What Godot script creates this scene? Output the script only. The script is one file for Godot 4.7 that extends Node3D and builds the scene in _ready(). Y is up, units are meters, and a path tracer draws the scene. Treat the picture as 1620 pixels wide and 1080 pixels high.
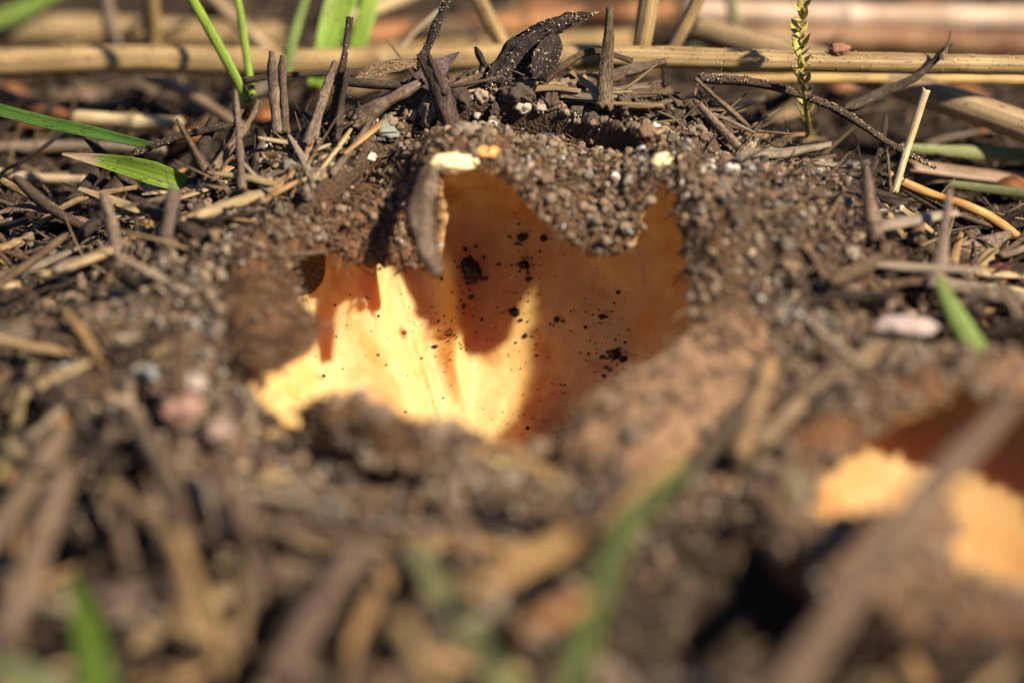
extends Node3D
# A cup fungus half buried in a soil mound among plant litter, seen through a macro lens.
# All builders work in millimetres; MM turns them into metres.

const MM := 0.001
const PITCH := 33.0          # camera looks down by this many degrees
const DIST := 300.0          # mm from the lens to the plane of focus
const PIX := 0.05            # mm that one photograph pixel covers in the plane of focus
const AIM := Vector3(0, -6.3, 0)

var fwd: Vector3
var up: Vector3
var eye: Vector3
var rng := RandomNumberGenerator.new()
var n_big := FastNoiseLite.new()
var n_mid := FastNoiseLite.new()
var n_fine := FastNoiseLite.new()
var used := {}
var mat := {}
var lumps: Array = []        # rounded grains
var clods: Array = []        # rough soil crumbs
var specks: Array = []       # few-sided grains for dust

# ---------------------------------------------------------------- placing
func spot(px: float, py: float, near: float = 0.0) -> Vector3:
	var d := DIST - near
	var k := PIX * d / DIST
	return eye + fwd * d + Vector3.RIGHT * ((px - 810.0) * k) + up * ((540.0 - py) * k)

func at_height(px: float, py: float, y: float) -> Vector3:
	var ray := spot(px, py, 0.0) - eye
	return eye + ray * ((y - eye.y) / ray.y)

func on_soil(px: float, py: float, lift: float = 0.0) -> Vector3:
	var t := 90.0
	while t > -200.0:
		var p := spot(px, py, t)
		if p.y <= soil(p.x, p.z) + lift:
			return p
		t -= 0.5
	return spot(px, py, 0.0)

func numbered(called: String) -> String:
	if not used.has(called):
		used[called] = 0
		return called
	used[called] += 1
	return "%s_%03d" % [called, used[called]]

func tag(o: Node, label: String, category: String, group: String = "", kind: String = "") -> void:
	if label: o.set_meta("label", label)
	if category: o.set_meta("category", category)
	if group: o.set_meta("group", group)
	if kind: o.set_meta("kind", kind)

func top(called: String, mesh: Mesh, m: Material, base: Vector3) -> MeshInstance3D:
	var o := MeshInstance3D.new()
	o.name = numbered(called)
	o.mesh = mesh
	o.material_override = m
	o.position = base * MM
	add_child(o)
	return o

func part(called: String, mesh: Mesh, m: Material, parent: Node3D) -> MeshInstance3D:
	var o := MeshInstance3D.new()
	o.name = called
	o.mesh = mesh
	o.material_override = m
	parent.add_child(o, true)
	return o

# ---------------------------------------------------------------- terrain
const CUP := Vector3(-2.5, 0, 9.5)
const CUP2 := Vector3(33.0, 0, 35.0)

func ring_height(a: float) -> float:      # crest of the mound by direction: 90 back, 180 left, 270 front
	var keys := [[0.0, 3.8], [20.0, 8.4], [45.0, 9.0], [90.0, 9.3], [130.0, 7.8], [160.0, 5.4], [190.0, 4.8], [212.0, 1.6], [240.0, 1.2], [270.0, 1.2], [318.0, 3.6], [360.0, 3.8]]  # right part of the crest raised to keep sun out of the rim gap
	a = fposmod(a, 360.0)
	for i in keys.size() - 1:
		if a <= keys[i + 1][0]:
			var f: float = (a - keys[i][0]) / (keys[i + 1][0] - keys[i][0])
			return lerpf(keys[i][1], keys[i + 1][1], smoothstep(0.0, 1.0, f))
	return 4.0

func swell(a: float) -> float:                # the wall is wider than round at the front right
	return 1.0 + 0.3 * exp(-pow((fposmod(a, 360.0) - 318.0) / 27.0, 2.0))

func buried(x: float, z: float) -> float:     # 1 at the edge of the buried cup; the left back wall lies further in
	var dx := x - CUP.x
	var dz := z - CUP.z
	var a := fposmod(rad_to_deg(atan2(-dz, dx)), 360.0)
	return sqrt(dx * dx / 400.0 + dz * dz / 390.0) / ((1.0 - 0.2 * exp(-pow((a - 136.0) / 20.0, 2.0))) * swell(a))

func soil(x: float, z: float) -> float:
	var h := n_big.get_noise_2d(x, z) * 2.4 + n_mid.get_noise_2d(x, z) * 1.0
	var dx := x - CUP.x
	var dz := z - CUP.z
	var rho := sqrt(dx * dx / 400.0 + dz * dz / 390.0)      # 1 at the buried edge of the cup
	var a := rad_to_deg(atan2(-dz, dx))
	var crest := ring_height(a)
	var reach := 1.95 - 0.3 * exp(-pow((fposmod(a, 360.0) - 112.0) / 34.0, 2.0)) + 0.15 * exp(-pow((fposmod(a, 360.0) - 35.0) / 30.0, 2.0))
	var fall := 1.0 - smoothstep(1.12, reach, rho)
	h = lerpf(h, crest + h * 0.85 - 0.2, fall)
	h = lerpf(-21.0, h, smoothstep(0.93, 0.985, buried(x, z)))
	var ex := x - CUP2.x
	var ez := z - CUP2.z
	var r2 := sqrt(ex * ex + ez * ez) / 14.4
	h = lerpf(h, 2.4 + h * 0.4, 1.0 - smoothstep(1.1, 1.7, r2))
	h = lerpf(-14.0, h, smoothstep(0.88, 0.96, r2))
	# the far ground lies lower than the litter that covers it
	h -= 2.5 * smoothstep(-14.0, -34.0, z)
	# hollow between the two cups, dug so the small cup shades it
	h -= 6.0 * exp(-(pow((x - 19.5) / 6.5, 2.0) + pow((z - 46.0) / 8.0, 2.0)))
	return h

func soil_normal(x: float, z: float) -> Vector3:
	var e := 0.4
	return Vector3(soil(x - e, z) - soil(x + e, z), 2.0 * e, soil(x, z - e) - soil(x, z + e)).normalized()

# ---------------------------------------------------------------- mesh helpers
func commit(v: PackedVector3Array, idx: PackedInt32Array, col: PackedColorArray = PackedColorArray(), uv: PackedVector2Array = PackedVector2Array(), scale: float = MM) -> ArrayMesh:
	var n := PackedVector3Array()
	n.resize(v.size())
	for i in range(0, idx.size(), 3):
		var a := v[idx[i]]
		var f := (v[idx[i + 2]] - a).cross(v[idx[i + 1]] - a)
		n[idx[i]] += f
		n[idx[i + 1]] += f
		n[idx[i + 2]] += f
	var w := PackedVector3Array()
	w.resize(v.size())
	for i in v.size():
		n[i] = n[i].normalized()
		w[i] = v[i] * scale
	var arr := []
	arr.resize(Mesh.ARRAY_MAX)
	arr[Mesh.ARRAY_VERTEX] = w
	arr[Mesh.ARRAY_NORMAL] = n
	if col.size() == v.size(): arr[Mesh.ARRAY_COLOR] = col
	if uv.size() == v.size(): arr[Mesh.ARRAY_TEX_UV] = uv
	arr[Mesh.ARRAY_INDEX] = idx
	var m := ArrayMesh.new()
	m.add_surface_from_arrays(Mesh.PRIMITIVE_TRIANGLES, arr)
	return m

func grid_faces(idx: PackedInt32Array, rows: int, cols: int, wrap: bool, flip: bool, first: int = 0) -> void:
	for i in rows - 1:
		for j in (cols if wrap else cols - 1):
			var k := (j + 1) % cols
			var a := first + i * cols + j
			var b := first + i * cols + k
			var c := first + (i + 1) * cols + j
			var d := first + (i + 1) * cols + k
			if flip:
				idx.append_array([a, b, c, b, d, c])
			else:
				idx.append_array([a, c, b, b, c, d])

func ball(sub: int, amp: float, freq: float, seed_: int, squash: Vector3) -> ArrayMesh:
	var g := (1.0 + sqrt(5.0)) / 2.0
	var v := PackedVector3Array([Vector3(-1, g, 0), Vector3(1, g, 0), Vector3(-1, -g, 0), Vector3(1, -g, 0), Vector3(0, -1, g), Vector3(0, 1, g), Vector3(0, -1, -g), Vector3(0, 1, -g), Vector3(g, 0, -1), Vector3(g, 0, 1), Vector3(-g, 0, -1), Vector3(-g, 0, 1)])
	for i in v.size(): v[i] = v[i].normalized()
	var f := PackedInt32Array([0, 11, 5, 0, 5, 1, 0, 1, 7, 0, 7, 10, 0, 10, 11, 1, 5, 9, 5, 11, 4, 11, 10, 2, 10, 7, 6, 7, 1, 8, 3, 9, 4, 3, 4, 2, 3, 2, 6, 3, 6, 8, 3, 8, 9, 4, 9, 5, 2, 4, 11, 6, 2, 10, 8, 6, 7, 9, 8, 1])
	for s in sub:
		var mids := {}
		var nf := PackedInt32Array()
		for i in range(0, f.size(), 3):
			var m := [0, 0, 0]
			for e in 3:
				var a := f[i + e]
				var b := f[i + (e + 1) % 3]
				var key := Vector2i(mini(a, b), maxi(a, b))
				if not mids.has(key):
					mids[key] = v.size()
					v.append(((v[a] + v[b]) * 0.5).normalized())
				m[e] = mids[key]
			nf.append_array([f[i], m[0], m[2], f[i + 1], m[1], m[0], f[i + 2], m[2], m[1], m[0], m[1], m[2]])
		f = nf
	var noise := FastNoiseLite.new()
	noise.seed = seed_
	noise.frequency = freq
	noise.fractal_octaves = 3
	var col := PackedColorArray()
	for i in v.size():
		var q := v[i]
		v[i] = q * (1.0 + amp * noise.get_noise_3dv(q) + 0.35 * amp * noise.get_noise_3dv(q * 3.1 + Vector3(5, 5, 5))) * squash
		var t := 1.0 + 0.35 * noise.get_noise_3dv(q * 2.3 + Vector3(9, 2, 4))
		col.append(Color(t, t, t))
	var rev := PackedInt32Array()
	for i in range(0, f.size(), 3): rev.append_array([f[i], f[i + 2], f[i + 1]])
	return commit(v, rev, col, PackedVector2Array(), 1.0)

# A stem, stalk, blade or leaf swept along points. w: half widths, th: half thicknesses (mm) along it.
func sweep(pts: Array, w: Array, th: Array, o: Dictionary) -> ArrayMesh:
	var seg: int = o.get("seg", 24)
	var sides: int = o.get("sides", 10)
	var hint: Vector3 = o.get("up", Vector3.UP)
	var curl: float = o.get("curl", 0.0)
	var rough: float = o.get("rough", 0.06)
	var freq: float = o.get("freq", 0.8)
	var c1: Color = o.get("c1", Color(0.2, 0.15, 0.1))
	var c2: Color = o.get("c2", c1 * 0.7)
	var tip: Color = o.get("tip", c1)
	var tip_from: float = o.get("tip_from", 2.0)
	var ribs: float = o.get("ribs", 0.0)
	var rib_count: int = o.get("rib_count", 5)
	var nodes: Array = o.get("nodes", [])
	var streak: float = o.get("streak", 0.12)
	var base: Vector3 = pts[0]
	var curve := Curve3D.new()
	curve.bake_interval = 0.2
	for i in pts.size():
		var tan_: Vector3 = (pts[mini(i + 1, pts.size() - 1)] - pts[maxi(i - 1, 0)]) / 6.0
		curve.add_point(pts[i], -tan_, tan_)
	var total := curve.get_baked_length()
	var side_tone := []
	for j in sides: side_tone.append(1.0 + streak * rng.randf_range(-1.0, 1.0))
	var off := rng.randf_range(0, 500)
	var v := PackedVector3Array()
	var col := PackedColorArray()
	var uv := PackedVector2Array()
	var idx := PackedInt32Array()
	for i in seg + 1:
		var t := float(i) / seg
		var p := curve.sample_baked(t * total, true)
		var d := (curve.sample_baked(minf(total, t * total + 0.3), true) - curve.sample_baked(maxf(0.0, t * total - 0.3), true)).normalized()
		var sx := d.cross(hint).normalized()
		var sy := sx.cross(d).normalized()
		var ww := pick(w, t)
		var tt := pick(th, t)
		for nd in nodes:
			var bulge := 1.0 + 0.28 * exp(-pow((t - nd) * total / 0.9, 2.0))
			ww *= bulge
			tt *= bulge
		for j in sides:
			var a := TAU * j / sides
			var ca := cos(a)
			var sa := sin(a)
			var k := 1.0 + ribs * cos(a * rib_count)
			var q := p + sx * (ww * ca * k) + sy * (tt * sa * k + curl * ww * ca * ca)
			var nn := n_fine.get_noise_3d(q.x * freq + off, q.y * freq, q.z * freq)
			var grain_ := n_fine.get_noise_3d(ca * 3.5 + off, sa * 3.5, t * total * 0.22)
			var chip := 1.0 + (0.9 if i < 2 or i > seg - 2 else 0.0)
			q += (sx * ca + sy * sa) * (rough * (0.35 * nn + 0.75 * grain_) * minf(1.0, ww / 0.5))
			q += d * (ww * 1.4 * grain_ * (chip - 1.0))
			v.append(q - base)
			var mott := clampf(0.5 + 0.9 * n_mid.get_noise_3d(q.x * 3.0 * freq + off, q.y * 3.0 * freq, q.z * 3.0 * freq), 0.0, 1.0)
			var c := c1.lerp(c2, mott)
			if tip_from < 1.5: c = c.lerp(tip, smoothstep(tip_from - 0.08, tip_from + 0.08, t + 0.1 * nn))
			c = c * (side_tone[j] * (1.0 + 0.18 * nn + 0.35 * grain_))
			for nd in nodes:
				c = c.lerp(Color(0.1, 0.06, 0.03), 0.6 * exp(-pow((t - nd) * total / 0.35, 2.0)))
			c.a = 1.0
			col.append(c)
			uv.append(Vector2(float(j) / sides, t * total / 12.0))
	grid_faces(idx, seg + 1, sides, true, true)
	for e in 2:                                    # uneven broken ends
		var row := 0 if e == 0 else seg * sides
		var mid := Vector3.ZERO
		for j in sides:
			mid += v[row + j]
		mid /= sides
		var c0 := v.size()
		v.append(mid)
		col.append(col[row] * 0.8)
		uv.append(Vector2.ZERO)
		for j in sides:
			var a := row + j
			var b := row + (j + 1) % sides
			if e == 0: idx.append_array([c0, b, a])
			else: idx.append_array([c0, a, b])
	return commit(v, idx, col, uv)

func pick(list: Array, t: float) -> float:
	if list.size() == 1: return list[0]
	var f := t * (list.size() - 1)
	var i := mini(int(f), list.size() - 2)
	return lerpf(list[i], list[i + 1], f - i)

func scatter(called: String, meshes: Array, m: Material, places: Array, tint: Array, parent: Node3D, label: String = "", category: String = "") -> Node3D:
	# places: Transform3D in mm; one MultiMesh per mesh variant under one node
	var root: Node3D = parent
	if parent == self:
		root = Node3D.new()
		root.name = numbered(called)
		add_child(root)
		tag(root, label, category, "", "stuff")
	for k in meshes.size():
		var mine := []
		for i in range(k, places.size(), meshes.size()): mine.append(i)
		if mine.is_empty(): continue
		var mm := MultiMesh.new()
		mm.transform_format = MultiMesh.TRANSFORM_3D
		mm.use_colors = true
		mm.mesh = meshes[k]
		mm.instance_count = mine.size()
		for i in mine.size():
			var t: Transform3D = places[mine[i]]
			mm.set_instance_transform(i, Transform3D(t.basis.scaled(Vector3.ONE * MM), t.origin * MM))
			mm.set_instance_color(i, tint[mine[i]])
		var o := MultiMeshInstance3D.new()
		o.name = called
		o.multimesh = mm
		o.material_override = m
		o.set_meta("kind", "stuff")
		root.add_child(o, true)
	return root

func any_basis(size: Vector3) -> Basis:
	var q := Quaternion(Vector3(rng.randfn(), rng.randfn(), rng.randfn()).normalized(), rng.randf() * TAU)
	return Basis(q) * Basis.from_scale(size)

func vary(c: Color, amount: float) -> Color:
	var k := 1.0 + rng.randf_range(-amount, amount)
	var h := rng.randf_range(-amount, amount) * 0.25
	return Color(c.r * k * (1.0 + h), c.g * k, c.b * k * (1.0 - h))

# ---------------------------------------------------------------- materials
func noise_tex(freq: float, octaves: int, seed_: int, lo: Color, hi: Color, normal := false, size := 512) -> NoiseTexture2D:
	var t := NoiseTexture2D.new()
	var n := FastNoiseLite.new()
	n.noise_type = FastNoiseLite.TYPE_SIMPLEX_SMOOTH
	n.frequency = freq
	n.fractal_octaves = octaves
	n.seed = seed_
	t.noise = n
	t.width = size
	t.height = size
	t.seamless = true
	if normal:
		t.as_normal_map = true
		t.bump_strength = 6.0
	else:
		var g := Gradient.new()
		g.set_color(0, lo)
		g.set_color(1, hi)
		t.color_ramp = g
	return t

func fibre_tex(seed_: int) -> ImageTexture:
	var r := RandomNumberGenerator.new()
	r.seed = seed_
	var im := Image.create(128, 512, true, Image.FORMAT_RGB8)
	var tone := []
	for x in 128: tone.append(0.86 + 0.12 * r.randf_range(-1, 1) + 0.08 * sin(x * 0.6))
	for y in 512:
		for x in 128:
			var k: float = tone[x] + 0.05 * r.randf_range(-1, 1) + 0.09 * n_mid.get_noise_2d(x * 3.0, y * 0.35)
			im.set_pixel(x, y, Color(k, k * 0.985, k * 0.95))
	for s in 70:
		var x0 := r.randi_range(0, 120)
		var y0 := r.randi_range(0, 490)
		var len_ := r.randi_range(3, 20)
		for y in len_:
			for x in r.randi_range(1, 3):
				im.set_pixel(mini(127, x0 + x), mini(511, y0 + y), Color(0.42, 0.33, 0.25))
	im.generate_mipmaps()
	return ImageTexture.create_from_image(im)

func bark_tex(seed_: int) -> ImageTexture:
	var n := FastNoiseLite.new()
	n.seed = seed_
	n.frequency = 0.09
	n.fractal_octaves = 4
	var im := Image.create(128, 512, true, Image.FORMAT_RGB8)
	for y in 512:
		for x in 128:
			var a := TAU * x / 128.0
			var k := 0.78 + 0.42 * n.get_noise_3d(cos(a) * 38.0, sin(a) * 38.0, y * 0.16) + 0.22 * n.get_noise_3d(cos(a) * 60.0, sin(a) * 60.0, y * 1.3 + 400.0)
			k = clampf(k, 0.25, 1.0)
			im.set_pixel(x, y, Color(k, k * 0.97, k * 0.93))
	im.generate_mipmaps()
	return ImageTexture.create_from_image(im)

func make_materials() -> void:
	var grit_n := noise_tex(0.06, 4, 3, Color.WHITE, Color.WHITE, true)
	var grit_c := noise_tex(0.05, 4, 11, Color(0.62, 0.6, 0.58), Color(1, 1, 1))
	var base := func(rough: float, spec: float) -> StandardMaterial3D:
		var m := StandardMaterial3D.new()
		m.vertex_color_use_as_albedo = true
		m.roughness = rough
		m.metallic_specular = spec
		return m
	var earth: StandardMaterial3D = base.call(0.95, 0.25)
	earth.uv1_triplanar = true
	earth.uv1_world_triplanar = true
	earth.uv1_scale = Vector3.ONE * 90.0
	earth.albedo_texture = grit_c
	earth.normal_enabled = true
	earth.normal_texture = grit_n
	earth.normal_scale = 1.6
	mat.earth = earth
	var crumb: StandardMaterial3D = base.call(0.95, 0.25)
	crumb.uv1_triplanar = true
	crumb.uv1_scale = Vector3.ONE * 0.45
	crumb.albedo_texture = grit_c
	crumb.normal_enabled = true
	crumb.normal_texture = grit_n
	crumb.normal_scale = 1.3
	mat.crumb = crumb
	mat.grain = base.call(0.5, 0.45)
	mat.speck = base.call(0.45, 0.5)
	var bark: StandardMaterial3D = base.call(0.8, 0.35)
	bark.uv1_scale = Vector3(1, 3, 1)
	bark.albedo_texture = bark_tex(7)
	bark.heightmap_enabled = true
	bark.heightmap_texture = bark.albedo_texture
	bark.heightmap_scale = 0.012
	mat.bark = bark
	var straw: StandardMaterial3D = base.call(0.55, 0.45)
	straw.albedo_texture = fibre_tex(5)
	mat.straw = straw
	var leaf: StandardMaterial3D = base.call(0.6, 0.4)
	leaf.albedo_texture = fibre_tex(8)
	leaf.backlight_enabled = true
	leaf.backlight = Color(0.5, 0.5, 0.3)
	mat.leaf = leaf
	var flesh: StandardMaterial3D = base.call(0.62, 0.4)
	flesh.subsurf_scatter_enabled = true
	flesh.subsurf_scatter_strength = 0.4
	flesh.uv1_triplanar = true
	flesh.uv1_world_triplanar = true
	flesh.uv1_scale = Vector3.ONE * 70.0
	flesh.albedo_texture = noise_tex(0.02, 5, 21, Color(0.9, 0.86, 0.8), Color(1, 1, 1))
	flesh.normal_enabled = true
	flesh.normal_texture = noise_tex(0.03, 3, 23, Color.WHITE, Color.WHITE, true)
	flesh.normal_scale = 0.25
	mat.flesh = flesh

# ---------------------------------------------------------------- the cup fungus
# rim: [angle, x, y, z] going round; the wall runs from the bottom to the widest line and curls over to the rim.
func make_cup(called: String, label: String, centre: Vector3, rad: Vector2, floor_y: float, floor_shift: Vector2, rim: Array, ridge: Array, seed_: int, cols: int) -> Dictionary:
	var root := Node3D.new()
	root.name = numbered(called)
	add_child(root)
	root.position = Vector3(centre.x, floor_y, centre.z) * MM
	tag(root, label, "fungus", "cup fungi in the soil")
	var base := Vector3(centre.x, floor_y, centre.z)
	var low := 46
	var high := 26
	var rows := low + high + 1
	var v := PackedVector3Array()
	v.resize(rows * cols)
	var col := PackedColorArray()
	col.resize(rows * cols)
	var cnt := rim.size()
	for j in cols:
		var f := float(j) / cols * cnt
		var i1 := int(f)
		var ft := f - i1
		var p0: Array = rim[(i1 + cnt - 1) % cnt]
		var p1: Array = rim[i1 % cnt]
		var p2: Array = rim[(i1 + 1) % cnt]
		var p3: Array = rim[(i1 + 2) % cnt]
		var a1: float = p1[0]
		var a2: float = p2[0]
		if a2 > a1: a2 -= 360.0
		var ang := lerpf(a1, a2, ft)
		var r := Vector3(p1[1], p1[2], p1[3]).cubic_interpolate(Vector3(p2[1], p2[2], p2[3]), Vector3(p0[1], p0[2], p0[3]), Vector3(p3[1], p3[2], p3[3]), ft)
		var smooth_y := r.y
		var rs := r
		r += Vector3(n_mid.get_noise_1d(j * 3.6 + seed_), n_mid.get_noise_1d(j * 3.6 + 300 + seed_), n_mid.get_noise_1d(j * 3.6 + 600 + seed_)) * (0.3 if centre == CUP else 0.5)
		var ar := deg_to_rad(ang)
		var dir := Vector2(cos(ar), -sin(ar))
		var wob := 1.0 + 0.025 * sin(2.0 * ar + seed_) + 0.015 * sin(3.0 * ar)
		if centre == CUP: wob *= swell(ang)
		var e := Vector3(centre.x + dir.x * rad.x * wob, minf(2.6, smooth_y - 1.0), centre.z + dir.y * rad.y * wob)
		var e0 := e
		if centre == CUP:                                  # the wall behind the low left flap bulges inwards
			var pull := 0.6 * exp(-pow((ang - 136.0) / 17.0, 2.0))
			e.x = lerpf(e.x, rs.x, pull)
			e.z = lerpf(e.z, rs.z, pull)
		for i in rows:
			var p: Vector3
			if i <= low:
				var s := 1.0 - float(i) / low              # 1 at the bottom
				var rr := pow(maxf(0.0, 1.0 - pow(s, 1.5)), 0.8)
				var sh := floor_shift * (s * s)
				p = Vector3(lerpf(centre.x, e.x, rr) + sh.x * (1.0 - rr), lerpf(e.y, floor_y, s), lerpf(centre.z, e.z, rr) + sh.y * (1.0 - rr))
				for rg in ridge:                            # folds of the wall: angle, width, from, to, height
					var da := fposmod(ang - rg[0] + 180.0, 360.0) - 180.0
					da += 5.0 * n_mid.get_noise_1d(s * 14.0 + seed_)
					var g := exp(-pow(da / rg[1], 2.0)) * smoothstep(rg[2], rg[2] + 0.15, s) * (1.0 - smoothstep(rg[3] - 0.25, rg[3], s))
					p -= Vector3(dir.x, -0.2, dir.y) * (g * rg[4])
			else:
				var t := float(i - low) / high
				var lift := maxf(r.y, ring_height(ang) * (1.0 if centre == CUP else 0.5)) + 0.8
				var c := Vector3(e0.x, maxf(lift, e.y + 1.5), e0.z)
				p = e.bezier_interpolate(e.lerp(c, 0.75), r.lerp(c, 0.55), r, t)
			var q := p
			var depth := 1.0 - smoothstep(0.75, 1.0, float(i) / rows)
			p += Vector3(dir.x, 0.3, dir.y) * ((n_big.get_noise_3dv(q * 2.2) * 0.9 + n_mid.get_noise_3dv(q * 1.2) * 0.22) * depth)
			v[i * cols + j] = p - base
			# cream flesh with ochre stains of its own
			var st := smoothstep(0.05, 0.5, n_big.get_noise_3dv(q * 3.0 + Vector3(40, 0, 0)) + 0.6 * n_mid.get_noise_3dv(q * 1.3))
			var spot_ := smoothstep(0.42, 0.62, n_mid.get_noise_3dv(q * 0.9 + Vector3(7, 90, 3)))
			var cc := Color(0.61, 0.405, 0.175).lerp(Color(0.59, 0.28, 0.06), 0.65 * st)
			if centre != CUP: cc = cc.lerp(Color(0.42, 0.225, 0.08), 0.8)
			cc = cc.lerp(Color(0.42, 0.16, 0.035), 0.7 * spot_)
			cc = cc * (1.0 + 0.06 * n_fine.get_noise_3dv(q * 2.0))
			cc.a = 1.0
			col[i * cols + j] = cc
	if centre == CUP:                                      # rusty stains seen on the flesh
		for q in [[862, 672, 2.6, 0.6], [640, 526, 0.55, 0.9], [598, 625, 1.7, 0.4], [560, 590, 1.0, 0.35], [560, 640, 1.4, 0.4], [450, 590, 0.7, 0.5], [690, 590, 1.2, 0.25], [900, 640, 1.6, 0.4], [505, 600, 0.5, 0.6], [720, 690, 1.0, 0.35]]:
			var dir := (spot(q[0], q[1]) - eye).normalized()
			var best := 1e9
			var mid := Vector3.ZERO
			for i in low * cols:
				var off := (v[i] + base - eye).cross(dir).length_squared()
				if v[i].z + base.z < 16.0 and off < best:
					best = off
					mid = v[i]
			for i in low * cols:
				var d := v[i].distance_to(mid)
				if d < q[2] * 1.8:
					var g := 1.0 - smoothstep(0.3, 1.0, d / q[2] + 0.9 * n_mid.get_noise_3dv(v[i] * 2.0 + Vector3(q[0], 0, 0)))
					col[i] = col[i].lerp(Color(0.36, 0.135, 0.03), clampf(g * q[3], 0.0, 1.0))
	var idx := PackedInt32Array()
	grid_faces(idx, rows, cols, true, false)
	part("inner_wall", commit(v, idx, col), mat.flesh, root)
	# outer wall: offset of the curled part, felted with brown hairs and soil
	var nrm := PackedVector3Array()
	nrm.resize(rows * cols)
	for i in rows:
		for j in cols:
			var du := v[i * cols + (j + 1) % cols] - v[i * cols + (j + cols - 1) % cols]
			var dv := v[mini(i + 1, rows - 1) * cols + j] - v[maxi(i - 1, 0) * cols + j]
			nrm[i * cols + j] = du.cross(dv).normalized()
	var check := nrm[low * cols]
	var away := v[low * cols] - (centre - base)
	var sgn := 1.0 if check.dot(Vector3(away.x, 0, away.z)) > 0.0 else -1.0
	var ov := PackedVector3Array()
	var oc := PackedColorArray()
	var on := []
	var first := low - 10
	for i in range(first, rows + 1):
		var src := mini(i, rows - 1)
		var t := clampf(float(src - low) / high, 0.0, 1.0)
		var thick := 1.7 * (1.0 - 0.35 * t)
		if i == rows - 1: thick *= 0.72
		if i == rows: thick = 0.0
		for j in cols:
			var p := v[src * cols + j] + nrm[src * cols + j] * (sgn * thick)
			var w := p + base
			if i < rows:
				p += nrm[src * cols + j] * (sgn * (0.55 * n_mid.get_noise_3dv(w * 1.6) + 0.3 * n_fine.get_noise_3dv(w * 1.5)))
			ov.append(p)
			var k := 0.5 + 0.5 * n_mid.get_noise_3dv(w * 0.8 + Vector3(3, 1, 70))
			var c := Color(0.20, 0.105, 0.055).lerp(Color(0.115, 0.07, 0.042), k)
			var rust := smoothstep(0.15, 0.5, n_big.get_noise_3dv(w * 3.0 + Vector3(0, 55, 0)))
			c = c.lerp(Color(0.30, 0.125, 0.05), 0.6 * rust)
			# bare pinkish tan felt on the front right lip, no soil stuck to it
			var bare := smoothstep(1.0, 6.0, w.x + 2.0 * n_mid.get_noise_3dv(w)) * smoothstep(11.0, 17.0, w.z + 2.0 * n_mid.get_noise_3dv(w + Vector3(9, 9, 9))) if centre == CUP else 0.55 * smoothstep(0.0, 0.3, n_big.get_noise_3dv(w * 2.0))
			c = c.lerp(Color(0.47, 0.29, 0.175), 0.9 * bare)
			# reddish brown skin where the left back flap is rubbed clean
			if centre == CUP: c = c.lerp(Color(0.27, 0.135, 0.07), 0.75 * smoothstep(-5.0, -8.0, w.x) * smoothstep(6.0, 2.0, w.z) * smoothstep(-0.25, 0.15, n_mid.get_noise_3dv(w * 0.7)))
			if i == rows: c = Color(0.6, 0.36, 0.16)
			oc.append(c)
			if i > low and i < rows: on.append([p + base, nrm[src * cols + j] * sgn])
	var oi := PackedInt32Array()
	grid_faces(oi, rows + 1 - first, cols, true, true)
	part("outer_wall", commit(ov, oi, oc), mat.earth, root)
	return {"root": root, "base": base, "inner": v, "normal": nrm, "sgn": sgn, "cols": cols, "rows": rows, "low": low, "outer": on}

# nearest point of the inner wall to a spot of the picture plane (used to lay crumbs ON the wall)
func on_wall(c: Dictionary, px: float, py: float) -> Array:
	var best := 1e9
	var hit := 0
	var inner: PackedVector3Array = c.inner
	var a := spot(px, py, 0.0)
	var dir := (a - eye).normalized()
	for i in (c.low + 4) * c.cols:
		var q: Vector3 = inner[i] + c.base
		if q.z > 16.0: continue
		var off := (q - eye).cross(dir).length_squared()
		if off < best:
			best = off
			hit = i
	var n: Vector3 = c.normal[hit] * -c.sgn
	return [inner[hit] + c.base, n]

# ---------------------------------------------------------------- single things
func stick(called: String, label: String, category: String, pts: Array, r0: float, r1: float, o: Dictionary, m: Material, group: String = "") -> MeshInstance3D:
	var w: Array = o.get("w", [])
	if w.is_empty():
		for k in 9:
			var u := k / 8.0
			w.append(lerpf(r0, r1, u) * (1.0 + 0.16 * rng.randf_range(-1, 1) * (0.25 if m == mat.straw else 1.0)))
		if m != mat.straw: w[8] *= rng.randf_range(0.45, 0.95)
	var flat: float = o.get("flat", 1.0)
	var th := []
	for x in w: th.append(x * flat)
	var s := top(called, sweep(pts, w, th, o), m, pts[0])
	tag(s, label, category, group)
	return s

func sand_on(o: MeshInstance3D, count: int, size: float, tones: Array, seed_: int) -> void:
	# grains that cling to a stem or leaf, spread over its upper faces
	var r := RandomNumberGenerator.new()
	r.seed = seed_
	var arr := o.mesh.surface_get_arrays(0)
	var vs: PackedVector3Array = arr[Mesh.ARRAY_VERTEX]
	var ns: PackedVector3Array = arr[Mesh.ARRAY_NORMAL]
	var places := []
	var tint := []
	var tries := 0
	while places.size() < count and tries < count * 8:
		tries += 1
		var i := r.randi_range(0, vs.size() - 2)
		if ns[i].y < -0.2: continue
		if n_mid.get_noise_3dv(vs[i] * 2200.0 + Vector3(seed_, 0, 0)) < -0.05 and r.randf() < 0.75: continue
		var p := vs[i].lerp(vs[i + 1], r.randf())
		if vs[i].distance_to(vs[i + 1]) > 0.0012: p = vs[i]
		p += Vector3(r.randfn(), r.randfn(), r.randfn()) * 0.00004
		var s := size * (0.5 + 1.7 * pow(r.randf(), 2.5))
		places.append(Transform3D(any_basis(Vector3(s, s * r.randf_range(0.6, 1.4), s)), p / MM + ns[i] * s * 0.35))
		tint.append(vary(tones[r.randi_range(0, tones.size() - 1)], 0.25))
	scatter("sand_coating", specks, mat.speck, places, tint, o)

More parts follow.
